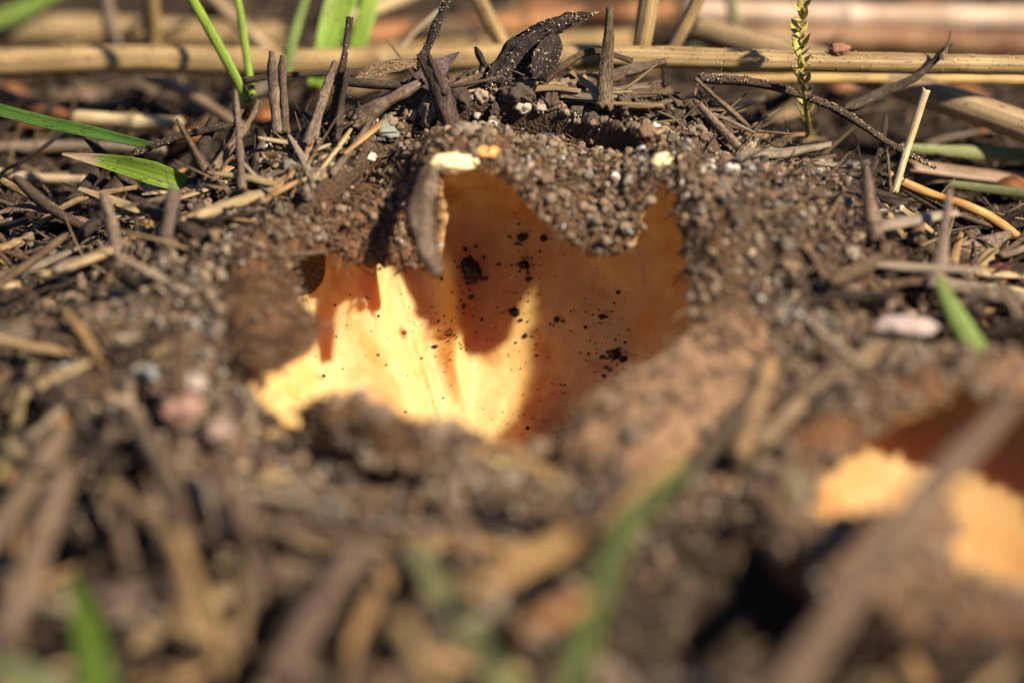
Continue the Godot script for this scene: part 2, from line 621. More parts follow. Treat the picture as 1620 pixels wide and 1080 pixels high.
const TAN := Color(0.41, 0.29, 0.14)
const TAN2 := Color(0.27, 0.18, 0.08)
const DARK := Color(0.055, 0.04, 0.032)
const DARK2 := Color(0.10, 0.07, 0.05)
const BROWN := Color(0.21, 0.145, 0.09)
const BROWN2 := Color(0.10, 0.065, 0.042)
const MAUVE := Color(0.29, 0.22, 0.17)
const MAUVE2 := Color(0.18, 0.13, 0.10)
const RUST := Color(0.30, 0.12, 0.045)
const RUST2 := Color(0.16, 0.065, 0.03)
const GREEN := Color(0.25, 0.36, 0.035)
const GREEN2 := Color(0.17, 0.26, 0.025)
const GOLD := [Color(0.20, 0.14, 0.065), Color(0.15, 0.11, 0.07), Color(0.3, 0.23, 0.12), Color(0.11, 0.08, 0.05), Color(0.4, 0.32, 0.2)]

func _ready() -> void:
	rng.seed = 20240611
	for q in [[n_big, 0.035, 3], [n_mid, 0.16, 3], [n_fine, 0.55, 2]]:
		q[0].noise_type = FastNoiseLite.TYPE_SIMPLEX_SMOOTH
		q[0].frequency = q[1]
		q[0].fractal_octaves = q[2]
	n_big.seed = 4
	n_mid.seed = 9
	n_fine.seed = 14
	# ---- camera, sky, sun
	var p := deg_to_rad(PITCH)
	fwd = Vector3(0, -sin(p), -cos(p))
	up = Vector3(0, cos(p), -sin(p))
	eye = AIM - fwd * DIST
	var cam := Camera3D.new()
	cam.name = "camera"
	cam.position = eye * MM
	cam.fov = rad_to_deg(2.0 * atan(540.0 * PIX / DIST))
	cam.near = 0.02
	cam.far = 50.0
	var lens := CameraAttributesPhysical.new()
	lens.frustum_focal_length = 133.3
	lens.frustum_focus_distance = DIST * MM
	lens.exposure_aperture = 9.8
	lens.frustum_near = 0.02
	lens.frustum_far = 50.0
	cam.attributes = lens
	add_child(cam)
	cam.look_at(AIM * MM, Vector3.UP)
	cam.fov = rad_to_deg(2.0 * atan(540.0 * PIX / DIST))
	var sky_mat := ProceduralSkyMaterial.new()
	sky_mat.sky_top_color = Color(0.34, 0.47, 0.68)
	sky_mat.sky_horizon_color = Color(0.78, 0.80, 0.82)
	sky_mat.ground_horizon_color = Color(0.55, 0.55, 0.5)
	sky_mat.ground_bottom_color = Color(0.22, 0.19, 0.14)
	sky_mat.sky_curve = 0.18
	var sky := Sky.new()
	sky.sky_material = sky_mat
	var env := Environment.new()
	env.background_mode = Environment.BG_SKY
	env.sky = sky
	env.background_energy_multiplier = 0.4
	env.tonemap_mode = Environment.TONE_MAPPER_LINEAR
	env.tonemap_exposure = 2.2
	env.sdfgi_enabled = true
	env.ssao_enabled = true
	env.ssil_enabled = true
	var we := WorldEnvironment.new()
	we.name = "world_environment"
	we.environment = env
	add_child(we)
	var sun := DirectionalLight3D.new()
	sun.name = "sun"
	sun.light_energy = 1.6
	sun.light_color = Color(1.0, 0.945, 0.855)
	sun.light_angular_distance = 2.5
	sun.shadow_enabled = true
	sun.directional_shadow_max_distance = 2.0
	add_child(sun)
	sun.look_at_from_position(Vector3(1.0, 1.22, 0.5), Vector3.ZERO, Vector3.UP)

	make_materials()
	for k in 6: lumps.append(ball(1, 0.5, 0.8, 50 + k, Vector3(1.0, 0.8 + 0.05 * k, 0.75)))
	for k in 6: clods.append(ball(2, 0.62, 1.25, 80 + k, Vector3(1.0, 0.8, 0.9)))
	for k in 3: specks.append(ball(0, 0.5, 0.9, 120 + k, Vector3(1.0, 0.8, 0.7)))
	print("ground")
	build_ground()
	print("cups")
	build_fungi()
	print("scatter")
	build_soil_cover()
	print("litter")
	build_background()
	build_crest()
	build_sides()
	build_front()
	build_random_litter()
	print("done")

# ---------------------------------------------------------------- ground
func build_ground() -> void:
	var xs := []
	var zs := []
	var x := -52.0
	while x <= 52.0:
		xs.append(x)
		x += 0.32
	var g := 0.32
	while xs[-1] < 4000.0:
		g *= 1.35
		xs.append(xs[-1] + g)
		xs.push_front(xs[0] - g)
	var z := -62.0
	while z <= 62.0:
		zs.append(z)
		z += 0.32
	g = 0.32
	while zs[-1] < 4000.0:
		g *= 1.35
		zs.append(zs[-1] + g)
		zs.push_front(zs[0] - g)
	var v := PackedVector3Array()
	var col := PackedColorArray()
	for zz in zs:
		for xx in xs:
			var h := soil(xx, zz)
			h += n_mid.get_noise_2d(xx * 3.0, zz * 3.0) * 0.55 + n_fine.get_noise_2d(xx * 2.0, zz * 2.0) * 0.25
			v.append(Vector3(xx, h, zz))
			var k := 0.5 + 0.5 * n_mid.get_noise_2d(xx * 0.9 + 77.0, zz * 0.9)
			var c := Color(0.075, 0.05, 0.034).lerp(Color(0.15, 0.10, 0.068), k)
			var rho := Vector2((xx - CUP.x) / 20.0, (zz - CUP.z) / 19.7).length()
			var gap_shade := smoothstep(1.45, 1.7, rho + 0.35 * n_mid.get_noise_2d(xx, zz + 31.0))     # shade of gaps between litter, painted into the ground off the mound
			c = c.lerp(Color(0.032, 0.023, 0.018).lerp(Color(0.06, 0.042, 0.03), k), gap_shade)
			c = c.lerp(Color(0.19, 0.09, 0.045), 0.5 * (1.0 - gap_shade) * smoothstep(0.1, 0.5, n_big.get_noise_2d(xx * 2.0, zz * 2.0 + 200.0)))
			col.append(c)
	var idx := PackedInt32Array()
	grid_faces(idx, zs.size(), xs.size(), false, true)
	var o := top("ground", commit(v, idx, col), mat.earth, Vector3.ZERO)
	tag(o, "dark brown crumbly soil heaped up around the cup fungus", "soil", "", "structure")

var cup_a := {}
var cup_b := {}

func build_fungi() -> void:
	var rim := [
		[220, -19.4, 1.0, 23.4], [210, -19.0, 2.6, 19.2], [205, -16.5, 2.8, 17.5], [198, -14.6, 2.8, 14.2], [186, -16.2, 3.0, 10.5],
		[170, -17.9, 2.9, 5.9], [158, -16.5, 3.7, 3.0], [148, -13.4, 2.2, 1.0], [138, -10.4, 1.6, 1.3], [128, -8.0, 1.7, 1.3],
		[120, -5.9, 1.7, 1.6], [112, -5.0, 5.6, 0.4], [105, -5.4, 8.5, 0.0], [95, -3.2, 9.2, -0.5], [86, -0.5, 8.3, 0.0],
		[78, 1.5, 6.5, 1.2], [71, 3.5, 5.0, 2.2], [64, 6.2, 3.5, 3.2], [55, 9.2, 4.1, 2.8], [48, 10.5, 6.6, 0.4],
		[41, 11.8, 8.3, -2.3], [34, 13.4, 7.6, -0.7], [24, 14.1, 5.3, 3.2], [15, 14.5, 3.8, 5.4], [0, 14.0, 3.5, 10.0],
		[-20, 13.2, 3.5, 15.0], [-38, 9.5, 3.5, 19.5], [-55, 6.0, 3.5, 23.5], [-70, 4.0, 2.6, 28.0], [-78, 2.7, 1.8, 30.5],
		[-84, 0.0, 1.8, 29.2], [-92, -3.2, 1.9, 27.6], [-100, -6.0, 2.4, 27.0], [-108, -8.6, 3.0, 27.0], [-117, -11.5, 3.2, 25.0],
		[-126, -14.2, 2.4, 23.8], [-134, -17.0, 1.2, 24.4]]
	cup_a = make_cup("cup_fungus", "large open cup fungus with cream and orange hollow in the middle of the mound", CUP, Vector2(18.8, 18.6), -17.0, Vector2(1.0, 3.0), rim, [[99.0, 5.0, 0.1, 0.75, 1.9], [60.0, 14.0, 0.3, 1.2, 0.6]], 1, 420)
	# the second, torn cup towards the camera
	var c := CUP2
	var rim2 := []
	var shape := [[180, 13.2, 2.0], [165, 11.5, 2.6], [150, 9.5, 4.2], [135, 8.5, 5.4], [115, 8.0, 6.0], [95, 8.5, 6.2], [75, 8.0, 6.0], [50, 10.5, 4.0], [25, 12, 2.4], [0, 12.5, 1.6], [-30, 12.5, 1.4], [-60, 12, 2.0], [-90, 11.0, 2.4], [-112, 9.0, 3.2], [-128, 4.5, 4.2], [-142, 5.5, 4.2], [-158, 11.0, 2.6]]
	for s in shape:
		var a := deg_to_rad(s[0])
		rim2.append([s[0], c.x + cos(a) * s[1], s[2], c.z - sin(a) * s[1]])
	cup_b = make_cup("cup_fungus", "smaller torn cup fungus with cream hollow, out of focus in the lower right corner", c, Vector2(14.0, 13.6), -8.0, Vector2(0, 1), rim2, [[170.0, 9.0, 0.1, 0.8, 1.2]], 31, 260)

# ---------------------------------------------------------------- crumbs and sand
func build_soil_cover() -> void:
	var crumb_t := []
	var crumb_c := []
	var sand_t := []
	var sand_c := []
	var dirt := [Color(0.23, 0.17, 0.122), Color(0.31, 0.235, 0.165), Color(0.155, 0.113, 0.085), Color(0.38, 0.29, 0.2), Color(0.29, 0.19, 0.125), Color(0.26, 0.207, 0.16)]
	var quartz := [Color(0.42, 0.36, 0.29), Color(0.34, 0.26, 0.165), Color(0.52, 0.48, 0.42), Color(0.38, 0.25, 0.13), Color(0.27, 0.22, 0.17), Color(0.30, 0.23, 0.16), Color(0.24, 0.19, 0.13)]
	var n := 0
	while n < 64000:
		n += 1
		var x := rng.randf_range(-50, 50)
		var z := rng.randf_range(-45, 58)
		var rho := Vector2((x - CUP.x) / 20.0, (z - CUP.z) / 19.7).length()
		var rh2 := Vector2(x - CUP2.x, z - CUP2.z).length() / 14.4
		if buried(x, z) < 0.97 or rh2 < 0.95: continue
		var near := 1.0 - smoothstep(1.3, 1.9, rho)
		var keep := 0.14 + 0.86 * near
		if z < -18.0: keep *= 0.5
		if rng.randf() > keep: continue
		var y := soil(x, z)
		var s := 0.075 + 0.6 * pow(rng.randf(), 9.0)
		crumb_t.append(Transform3D(any_basis(Vector3.ONE * s), Vector3(x, y + s * 0.35, z)))
		crumb_c.append(vary(dirt[rng.randi() % dirt.size()] * (1.0 if near > 0.25 else 0.5), 0.3))  # crumbs off the mound darkened too, for the shaded litter gaps
		if rng.randf() < 0.2 * near + 0.03:
			var g := 0.10 + 0.32 * pow(rng.randf(), 3.0)
			var xx := x + rng.randf_range(-1, 1)
			var zz := z + rng.randf_range(-1, 1)
			sand_t.append(Transform3D(any_basis(Vector3(g, g * rng.randf_range(0.5, 1.1), g * rng.randf_range(0.5, 1.0))), Vector3(xx, soil(xx, zz) + 0.25 + g * 0.7, zz)))
			sand_c.append(vary(quartz[rng.randi() % quartz.size()] * rng.randf_range(0.4, 0.8), 0.25))
	for cup in [cup_a, cup_b]:
		var skin: Array = cup.outer
		var count := 34000 if cup == cup_a else 6000
		for i in count:
			var q: Array = skin[rng.randi() % skin.size()]
			var nn: Vector3 = q[1]
			if nn.y < -0.15: continue
			var back := smoothstep(14.0, 2.0, q[0].z) if cup == cup_a else 0.3
			if cup == cup_a and q[0].x < -5.5 and rng.randf() < 0.72: continue
			var frontal := smoothstep(18.0, 23.0, q[0].z) if cup == cup_a else 0.4
			if cup == cup_a and ((q[0].x > 3.0 and q[0].z > 14.0) or (q[0].x < -13.0 and q[0].z > 15.0)) and rng.randf() < 0.85: continue
			if rng.randf() > maxf(0.22 + 0.78 * back, 0.5 * frontal): continue
			var pos: Vector3 = q[0] + Vector3(rng.randf_range(-0.45, 0.45), rng.randf_range(-0.1, 0.2), rng.randf_range(-0.45, 0.45))
			if rng.randf() < 0.9:
				var s := 0.06 + 0.42 * pow(rng.randf(), 16.0)
				if frontal > 0.3: s *= 1.7
				crumb_t.append(Transform3D(any_basis(Vector3.ONE * s), pos + nn * s * 0.3))
				crumb_c.append(vary(Color(0.27, 0.19, 0.13).lerp(dirt[rng.randi() % dirt.size()], 0.55), 0.15))
			else:
				var g := 0.09 + 0.33 * pow(rng.randf(), 3.0)
				sand_t.append(Transform3D(any_basis(Vector3(g, g * rng.randf_range(0.5, 1.1), g * rng.randf_range(0.5, 1.0))), pos + nn * g * 0.5))
				sand_c.append(vary(quartz[rng.randi() % quartz.size()] * rng.randf_range(0.4, 0.8), 0.25))
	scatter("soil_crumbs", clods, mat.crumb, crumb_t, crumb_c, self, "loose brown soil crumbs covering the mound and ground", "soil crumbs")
	scatter("sand_grains", lumps, mat.grain, sand_t, sand_c, self, "fine pale and orange sand grains strewn over the mound", "sand")
	print(crumb_t.size(), " crumbs ", sand_t.size(), " grains")
	# fine dark dust inside the cup
	var dust_t := []
	var dust_c := []
	for q in [[720, 530, 34, 60], [690, 540, 26, 25], [830, 440, 22, 40], [955, 500, 22, 25], [965, 560, 40, 60], [875, 660, 45, 50], [870, 720, 30, 45], [600, 490, 60, 25], [820, 560, 90, 40], [900, 450, 110, 60], [640, 600, 110, 35], [760, 560, 160, 60]]:
		for i in q[3]:
			var w := on_wall(cup_a, q[0] + rng.randfn() * q[2], q[1] + rng.randfn() * q[2] * 0.75)
			var s := 0.04 + 0.09 * pow(rng.randf(), 3.0)
			var j := Vector3(rng.randf_range(-0.25, 0.25), rng.randf_range(-0.25, 0.25), 0)
			j -= w[1] * j.dot(w[1])
			dust_t.append(Transform3D(any_basis(Vector3(s, s * 0.8, s)), w[0] + j + w[1] * s * 0.4))
			dust_c.append(vary(Color(0.06, 0.033, 0.018), 0.6))
	for q in [[742, 430, 20, 26, 0.2], [825, 376, 9, 8, 0.12], [830, 418, 12, 14, 0.14], [815, 491, 9, 8, 0.12], [972, 566, 16, 26, 0.16], [708, 527, 10, 14, 0.1], [882, 506, 8, 7, 0.13], [955, 500, 8, 8, 0.12], [885, 692, 14, 10, 0.12], [732, 485, 5, 6, 0.1], [830, 535, 6, 6, 0.1]]:
		for i in q[3]:
			var w := on_wall(cup_a, q[0] + rng.randfn() * q[2], q[1] + rng.randfn() * q[2])
			var s: float = q[4] * rng.randf_range(0.5, 1.6)
			dust_t.append(Transform3D(any_basis(Vector3(s, s * 0.8, s)), w[0] + w[1] * s * 0.3))
			dust_c.append(vary(Color(0.05, 0.03, 0.018), 0.6))
	scatter("soil_dust", specks, mat.speck, dust_t, dust_c, self, "tiny dark soil dust speckled over the cream cup wall", "dust")
	# soil crumbs one can pick out on the cup wall
	var bits := [
		[742, 430, 1.25, "largest black soil lump clinging to the inner wall below the back rim", 1.5],
		[825, 376, 0.5, "round black soil crumb high on the shaded orange back wall", 1.0],
		[863, 374, 0.4, "small dark crumb just under the overhanging tongue of soil", 1.0],
		[830, 418, 0.55, "ragged dark crumb resting beside the pale fold in the wall", 1.0],
		[836, 440, 0.3, "little dark crumb just below the ragged crumb by the fold", 1.0],
		[815, 491, 0.55, "round black crumb on the wall below the pale fold", 1.0],
		[732, 485, 0.27, "narrow black flake at the upper edge of the sunlit patch", 2.0],
		[708, 527, 0.4, "reddish brown crumb among fine dust in the middle of the cup", 1.0],
		[690, 545, 0.24, "tiny brown crumb beside the dust patch on cream flesh", 1.2],
		[763, 508, 0.17, "slim black splinter on the cream wall left of centre", 2.5],
		[825, 510, 0.22, "small black crumb under the round black crumb", 1.2],
		[830, 535, 0.27, "slanting black flake low on the shaded wall", 1.7],
		[882, 506, 0.33, "upright black flake in the middle of the shaded wall", 1.7],
		[925, 522, 0.2, "isolated small black crumb on the brown shaded wall", 1.0],
		[955, 500, 0.32, "black heart shaped crumb on the right part of the wall", 1.0],
		[978, 465, 0.22, "small brown crumb high on the right side of the wall", 1.0],
		[972, 566, 0.65, "clump of black soil low on the right side of the cup", 1.2],
		[985, 572, 0.4, "black crumb leaning on the clump of black soil", 1.0],
		[848, 558, 0.15, "fine black bit halfway down the shaded wall", 1.0],
		[885, 692, 0.5, "dark flat flake lying at the bottom of the cup", 2.4],
		[835, 678, 0.2, "small dark crumb near the floor of the cup", 1.0],
		[640, 526, 0.28, "small rusty crumb on the brightest cream flesh", 1.0],
		[527, 480, 0.13, "dark dot of soil on the sunlit left wall", 1.0],
		[598, 500, 0.15, "dark dot of soil above the brightest cream flesh", 1.0],
		[598, 562, 0.15, "dark dot of soil below the rusty crumb", 1.0],
		[510, 595, 0.2, "dark crumb near the left front edge of the hollow", 1.0],
		[808, 437, 0.13, "shiny clear sand grain on the pale fold in the wall", 1.0]]
	for b in bits:
		var w := on_wall(cup_a, b[0], b[1])
		var s: float = b[2] * 0.82
		var o := top("soil_crumb", clods[rng.randi() % clods.size()], mat.crumb, w[0] + w[1] * s * 0.35)
		var m := StandardMaterial3D.new()
		m.vertex_color_use_as_albedo = true
		m.roughness = 0.85
		m.albedo_color = Color(0.17, 0.115, 0.08)
		if b[3].begins_with("reddish") or b[3].contains("rusty"): m.albedo_color = Color(0.42, 0.22, 0.1)
		if b[3].contains("sand grain"):
			m.albedo_color = Color(0.85, 0.82, 0.75)
			m.roughness = 0.1
		o.material_override = m
		o.basis = Basis.from_scale(Vector3.ONE * MM) * Basis(Vector3(0, 0, 1), rng.randf_range(-0.6, 0.6)) * Basis.from_scale(Vector3(s / sqrt(b[4]), s * b[4] / sqrt(b[4]), s * 0.75)) * Basis(Quaternion(Vector3.UP, rng.randf() * TAU)) * Basis.from_scale(Vector3.ONE)
		tag(o, b[3], "sand grain" if b[3].contains("sand grain") else "soil crumb", "soil bits on the cup wall")

# ---------------------------------------------------------------- behind the mound
func build_background() -> void:
	var st := func(label: String, pts: Array, r0: float, r1: float, c1: Color, c2: Color, extra := {}) -> MeshInstance3D:
		var o := {"c1": c1, "c2": c2, "seg": 60, "sides": 18, "rough": 0.08, "freq": 0.4, "ribs": 0.02, "rib_count": 9}
		o.merge(extra, true)
		return stick("straw_stalk", label, "straw", pts, r0, r1, o, mat.straw, "dry straws lying behind the mound")
	st.call("long thick tan straw lying level behind the green grass shoots", [spot(-90, 104, -15), spot(200, 94, -14), spot(480, 99, -13), spot(760, 91, -12), spot(1020, 89, -11)], 1.25, 1.05, TAN, TAN2, {"nodes": [0.62]})
	var s2: MeshInstance3D = st.call("sharp yellow tan straw resting across the right end of the mound", [spot(955, 88, -5), spot(1300, 98, -4), spot(1700, 104, -5)], 0.88, 0.82, TAN, TAN2, {"seg": 120, "rough": 0.1})
	sand_on(s2, 500, 0.045, [Color(0.12, 0.08, 0.05), Color(0.5, 0.4, 0.25)], 5)
	st.call("pinkish white weathered straw along the top right edge", [spot(1080, 18, -30), spot(1400, 27, -31), spot(1720, 30, -32)], 1.1, 1.2, Color(0.62, 0.47, 0.38), Color(0.42, 0.29, 0.2), {"nodes": [0.4]})
	st.call("thick dull straw slanting down to the right edge under the sharp straw", [spot(1100, 45, -16), spot(1400, 125, -10), spot(1720, 235, -5)], 1.15, 1.25, Color(0.36, 0.26, 0.15), Color(0.24, 0.165, 0.09))
	st.call("thin golden straw just beneath the sharp straw", [spot(1130, 124, -8), spot(1400, 124, -9), spot(1720, 126, -11)], 0.4, 0.42, Color(0.55, 0.36, 0.13), TAN2)
	st.call("blurred tan straw near the top left corner", [spot(-60, 46, -34), spot(200, 50, -33), spot(440, 60, -32)], 1.4, 1.3, Color(0.42, 0.31, 0.17), TAN2)
	st.call("rusty brown straw behind the dark pointed leaf", [spot(560, 62, -34), spot(800, 42, -36), spot(1060, 20, -38)], 1.3, 1.2, Color(0.40, 0.2, 0.08), RUST)
	st.call("blurred orange brown straw at the top edge above the mound", [spot(600, 14, -40), spot(900, 4, -44), spot(1250, 26, -44)], 1.4, 1.4, Color(0.42, 0.23, 0.09), RUST)
	st.call("tan straw half hidden behind the pale bristle", [spot(560, 92, -30), spot(760, 74, -30), spot(1000, 62, -31)], 0.9, 0.8, Color(0.44, 0.29, 0.12), TAN2)
	st.call("short upright tan straw near the top left corner", [spot(242, 88, -24), spot(236, -30, -18)], 0.75, 0.7, TAN, TAN2)
	st.call("greyish upright straw left of the short tan straw", [spot(180, 80, -26), spot(160, -30, -22)], 0.7, 0.6, Color(0.36, 0.28, 0.22), MAUVE2)
	st.call("ribbed straw leaning left behind the dark stems", [spot(805, 88, -13), spot(778, 40, -12), spot(742, -30, -10)], 0.62, 0.66, TAN, Color(0.3, 0.21, 0.1), {"ribs": 0.09, "rib_count": 5})
	st.call("ribbed upright straw rising behind the right end of the dark leaf", [spot(1012, 90, -7), spot(1022, 30, -6), spot(1033, -40, -5)], 0.78, 0.8, TAN, Color(0.28, 0.19, 0.09), {"ribs": 0.1, "rib_count": 6})
	st.call("thin ribbed straw leaning right beside the ribbed upright straw", [spot(1058, 88, -9), spot(1090, 30, -8), spot(1125, -40, -7)], 0.48, 0.5, Color(0.40, 0.28, 0.13), BROWN, {"ribs": 0.09, "rib_count": 5})
	st.call("pale piece of straw lying above the long green blade", [spot(118, 184, -13), spot(200, 192, -12), spot(282, 196, -10)], 0.55, 0.6, Color(0.6, 0.48, 0.28), TAN2, {"nodes": [0.55]})
	st.call("blurred brown straw crossing under the white weathered straw", [spot(1150, 62, -26), spot(1400, 62, -28), spot(1720, 78, -28)], 1.2, 1.2, Color(0.34, 0.2, 0.1), RUST2)
	st.call("grey brown straw lying below the pale piece of straw", [spot(-60, 235, -14), spot(100, 232, -13), spot(260, 236, -10)], 0.5, 0.5, MAUVE, MAUVE2)
	st.call("pale straw lying left of the green leaf with the brown tip", [spot(-50, 268, -8), spot(60, 282, -8), spot(135, 284, -7)], 0.45, 0.4, Color(0.5, 0.38, 0.24), MAUVE)
	st.call("pinkish straw lying right of the pale stick", [spot(1440, 262, -6), spot(1560, 278, -8), spot(1720, 290, -8)], 0.9, 0.8, Color(0.34, 0.22, 0.16), BROWN, {"flat": 0.5})
	st.call("pale bristle slanting up in front of the rusty straw", [spot(612, 100, -14), spot(655, 52, -13), spot(700, 12, -12)], 0.22, 0.16, Color(0.66, 0.55, 0.4), TAN)
	st.call("brown straw slanting through the gap above the pale piece of straw", [spot(230, 118, -18), spot(300, 150, -16), spot(385, 205, -12)], 0.55, 0.5, Color(0.3, 0.21, 0.16), BROWN)
	st.call("reddish straw at the left edge between tan straw and green blade", [spot(-50, 130, -20), spot(60, 172, -18), spot(120, 190, -16)], 0.7, 0.55, RUST, RUST2)
	st.call("pale straw slanting down behind the two grass shoots", [spot(320, -20, -26), spot(370, 30, -25), spot(430, 84, -24)], 0.6, 0.6, Color(0.48, 0.36, 0.24), TAN2)
	st.call("tan straw crossing above the wide green blade", [spot(540, 34, -20), spot(600, 12, -21), spot(680, -20, -22)], 0.6, 0.6, Color(0.56, 0.42, 0.26), TAN)
	# rust coloured leaf litter lying flat behind everything
	var rusty := [[130, 155, 90, 20], [220, 140, 60, -12], [60, 205, 80, 8], [330, 170, 90, 16], [420, 190, 60, -6], [700, 45, 120, -6], [860, 18, 120, 4], [1180, 28, 90, 10], [1340, 82, 90, -4], [1230, 150, 60, 10], [1330, 150, 60, -10], [1520, 160, 90, 8], [1590, 80, 80, -4], [1560, 208, 70, 14], [1600, 300, 60, -8], [1480, 300, 60, 10], [520, 120, 60, 8], [20, 150, 50, -10], [300, 232, 70, 8], [190, 300, 60, -5], [960, 30, 90, 12], [1450, 8, 110, 3], [350, 20, 90, -8], [60, 95, 110, 4]]
	for r in rusty:
		var mid := on_soil(r[0], r[1], 1.0)
		var a := deg_to_rad(-r[3] + rng.randf_range(-14, 14))
		var l: float = r[2] * PIX * 0.55
		var d := Vector3(cos(a), 0, sin(a)) * l
		var e0 := mid - d
		var e1 := mid + d
		e0.y = soil(e0.x, e0.z) + rng.randf_range(0.4, 1.6)
		e1.y = soil(e1.x, e1.z) + rng.randf_range(0.4, 1.6)
		mid.y = maxf(mid.y, (e0.y + e1.y) * 0.5 + 0.6)
		var ww := rng.randf_range(0.9, 1.7)
		var tone := vary(RUST if rng.randf() < 0.65 else BROWN, 0.25)
		var o := stick("dead_leaf", "%s rust brown dead leaf lying flat %s" % ["broad" if ww > 1.3 else "narrow", "left of the green grass shoots" if r[0] < 300 else ("behind the crest of the mound" if r[0] < 1000 else ("among the straws at the top right" if r[1] < 120 else "below the sharp straw at the right"))], "dead leaf", [e0, mid, e1], 1, 1, {"w": [0.15, ww * 0.8, ww, ww * 0.75, 0.12], "flat": 0.12, "curl": rng.randf_range(-0.4, 0.3), "c1": tone, "c2": tone * 0.55, "rough": 0.25, "freq": 0.3, "seg": 28, "sides": 14}, mat.leaf, "rust brown dead leaves behind the mound")
	# green shoots
	var blade := func(label: String, pts: Array, w: Array, flat: float, c1: Color, c2: Color, extra := {}) -> MeshInstance3D:
		var o := {"c1": c1, "c2": c2, "w": w, "flat": flat, "seg": 44, "sides": 16, "rough": 0.03, "freq": 0.4, "streak": 0.1, "up": -fwd}
		o.merge(extra, true)
		return stick("grass_blade", label, "grass", pts, 1, 1, o, mat.leaf, "green grass blades")
	blade.call("left of the two bright green shoots rising from the mound's edge", [spot(392, 160, -3), spot(352, 84, -4), spot(318, 24, -5), spot(275, -50, -6)], [0.34, 0.42, 0.4, 0.36], 0.8, GREEN, GREEN2)
	blade.call("right of the two bright green shoots, nearly upright", [spot(399, 150, -5), spot(390, 90, -6), spot(381, 30, -7), spot(365, -50, -8)], [0.3, 0.33, 0.32, 0.28], 0.8, GREEN, GREEN2)
	blade.call("thin pale green blade between the shoots and the wide blade", [spot(452, 120, -12), spot(464, 60, -12), spot(492, -30, -12)], [0.4, 0.42, 0.35], 0.3, Color(0.24, 0.33, 0.1), Color(0.16, 0.24, 0.06))
	blade.call("wide soft green blade at the top edge behind the dark twigs", [spot(500, 135, -13), spot(520, 60, -13), spot(552, -40, -14)], [0.7, 1.15, 1.5], 0.12, Color(0.2, 0.36, 0.06), GREEN, {"curl": 0.3})
	blade.call("narrow green blade folded against the wide green blade", [spot(560, 90, -16), spot(574, 40, -16), spot(596, -30, -17)], [0.7, 0.8, 0.7], 0.2, Color(0.22, 0.4, 0.04), GREEN)
	blade.call("long deep green blade pointing in from the left edge", [spot(-60, 158, -3), spot(60, 190, -2), spot(150, 210, -1), spot(245, 232, 0)], [0.5, 0.52, 0.48, 0.3], 0.35, Color(0.10, 0.20, 0.03), Color(0.06, 0.14, 0.02), {"curl": 0.35})
	blade.call("green leaf with a withered pink brown tip below the long blade", [spot(292, 292, 1), spot(240, 274, 1), spot(180, 258, 0), spot(98, 243, -1)], [0.75, 0.95, 0.75, 0.45, 0.08], 0.15, Color(0.19, 0.33, 0.03), GREEN2, {"tip": Color(0.5, 0.36, 0.24), "tip_from": 0.72, "curl": 0.35})
	blade.call("blurred green blade in the top left corner", [spot(-50, 45, -30), spot(30, 18, -30), spot(110, -25, -30)], [0.8, 0.8, 0.5], 0.25, Color(0.2, 0.3, 0.07), GREEN2)
	blade.call("dull green blade lying along the right edge", [spot(1425, 232, -7), spot(1530, 240, -8), spot(1700, 248, -10)], [0.3, 0.6, 0.65], 0.4, Color(0.26, 0.29, 0.12), Color(0.17, 0.2, 0.07))
	blade.call("dark olive blade below the dull green blade", [spot(1500, 290, -4), spot(1580, 300, -5), spot(1700, 315, -6)], [0.3, 0.4, 0.4], 0.4, Color(0.13, 0.14, 0.05), Color(0.08, 0.09, 0.03))
	blade.call("pale blurred green stem at the top edge right of the mound", [spot(1168, 60, -28), spot(1158, 10, -26), spot(1148, -40, -24)], [0.45, 0.5, 0.45], 0.8, Color(0.34, 0.36, 0.2), Color(0.24, 0.26, 0.12))

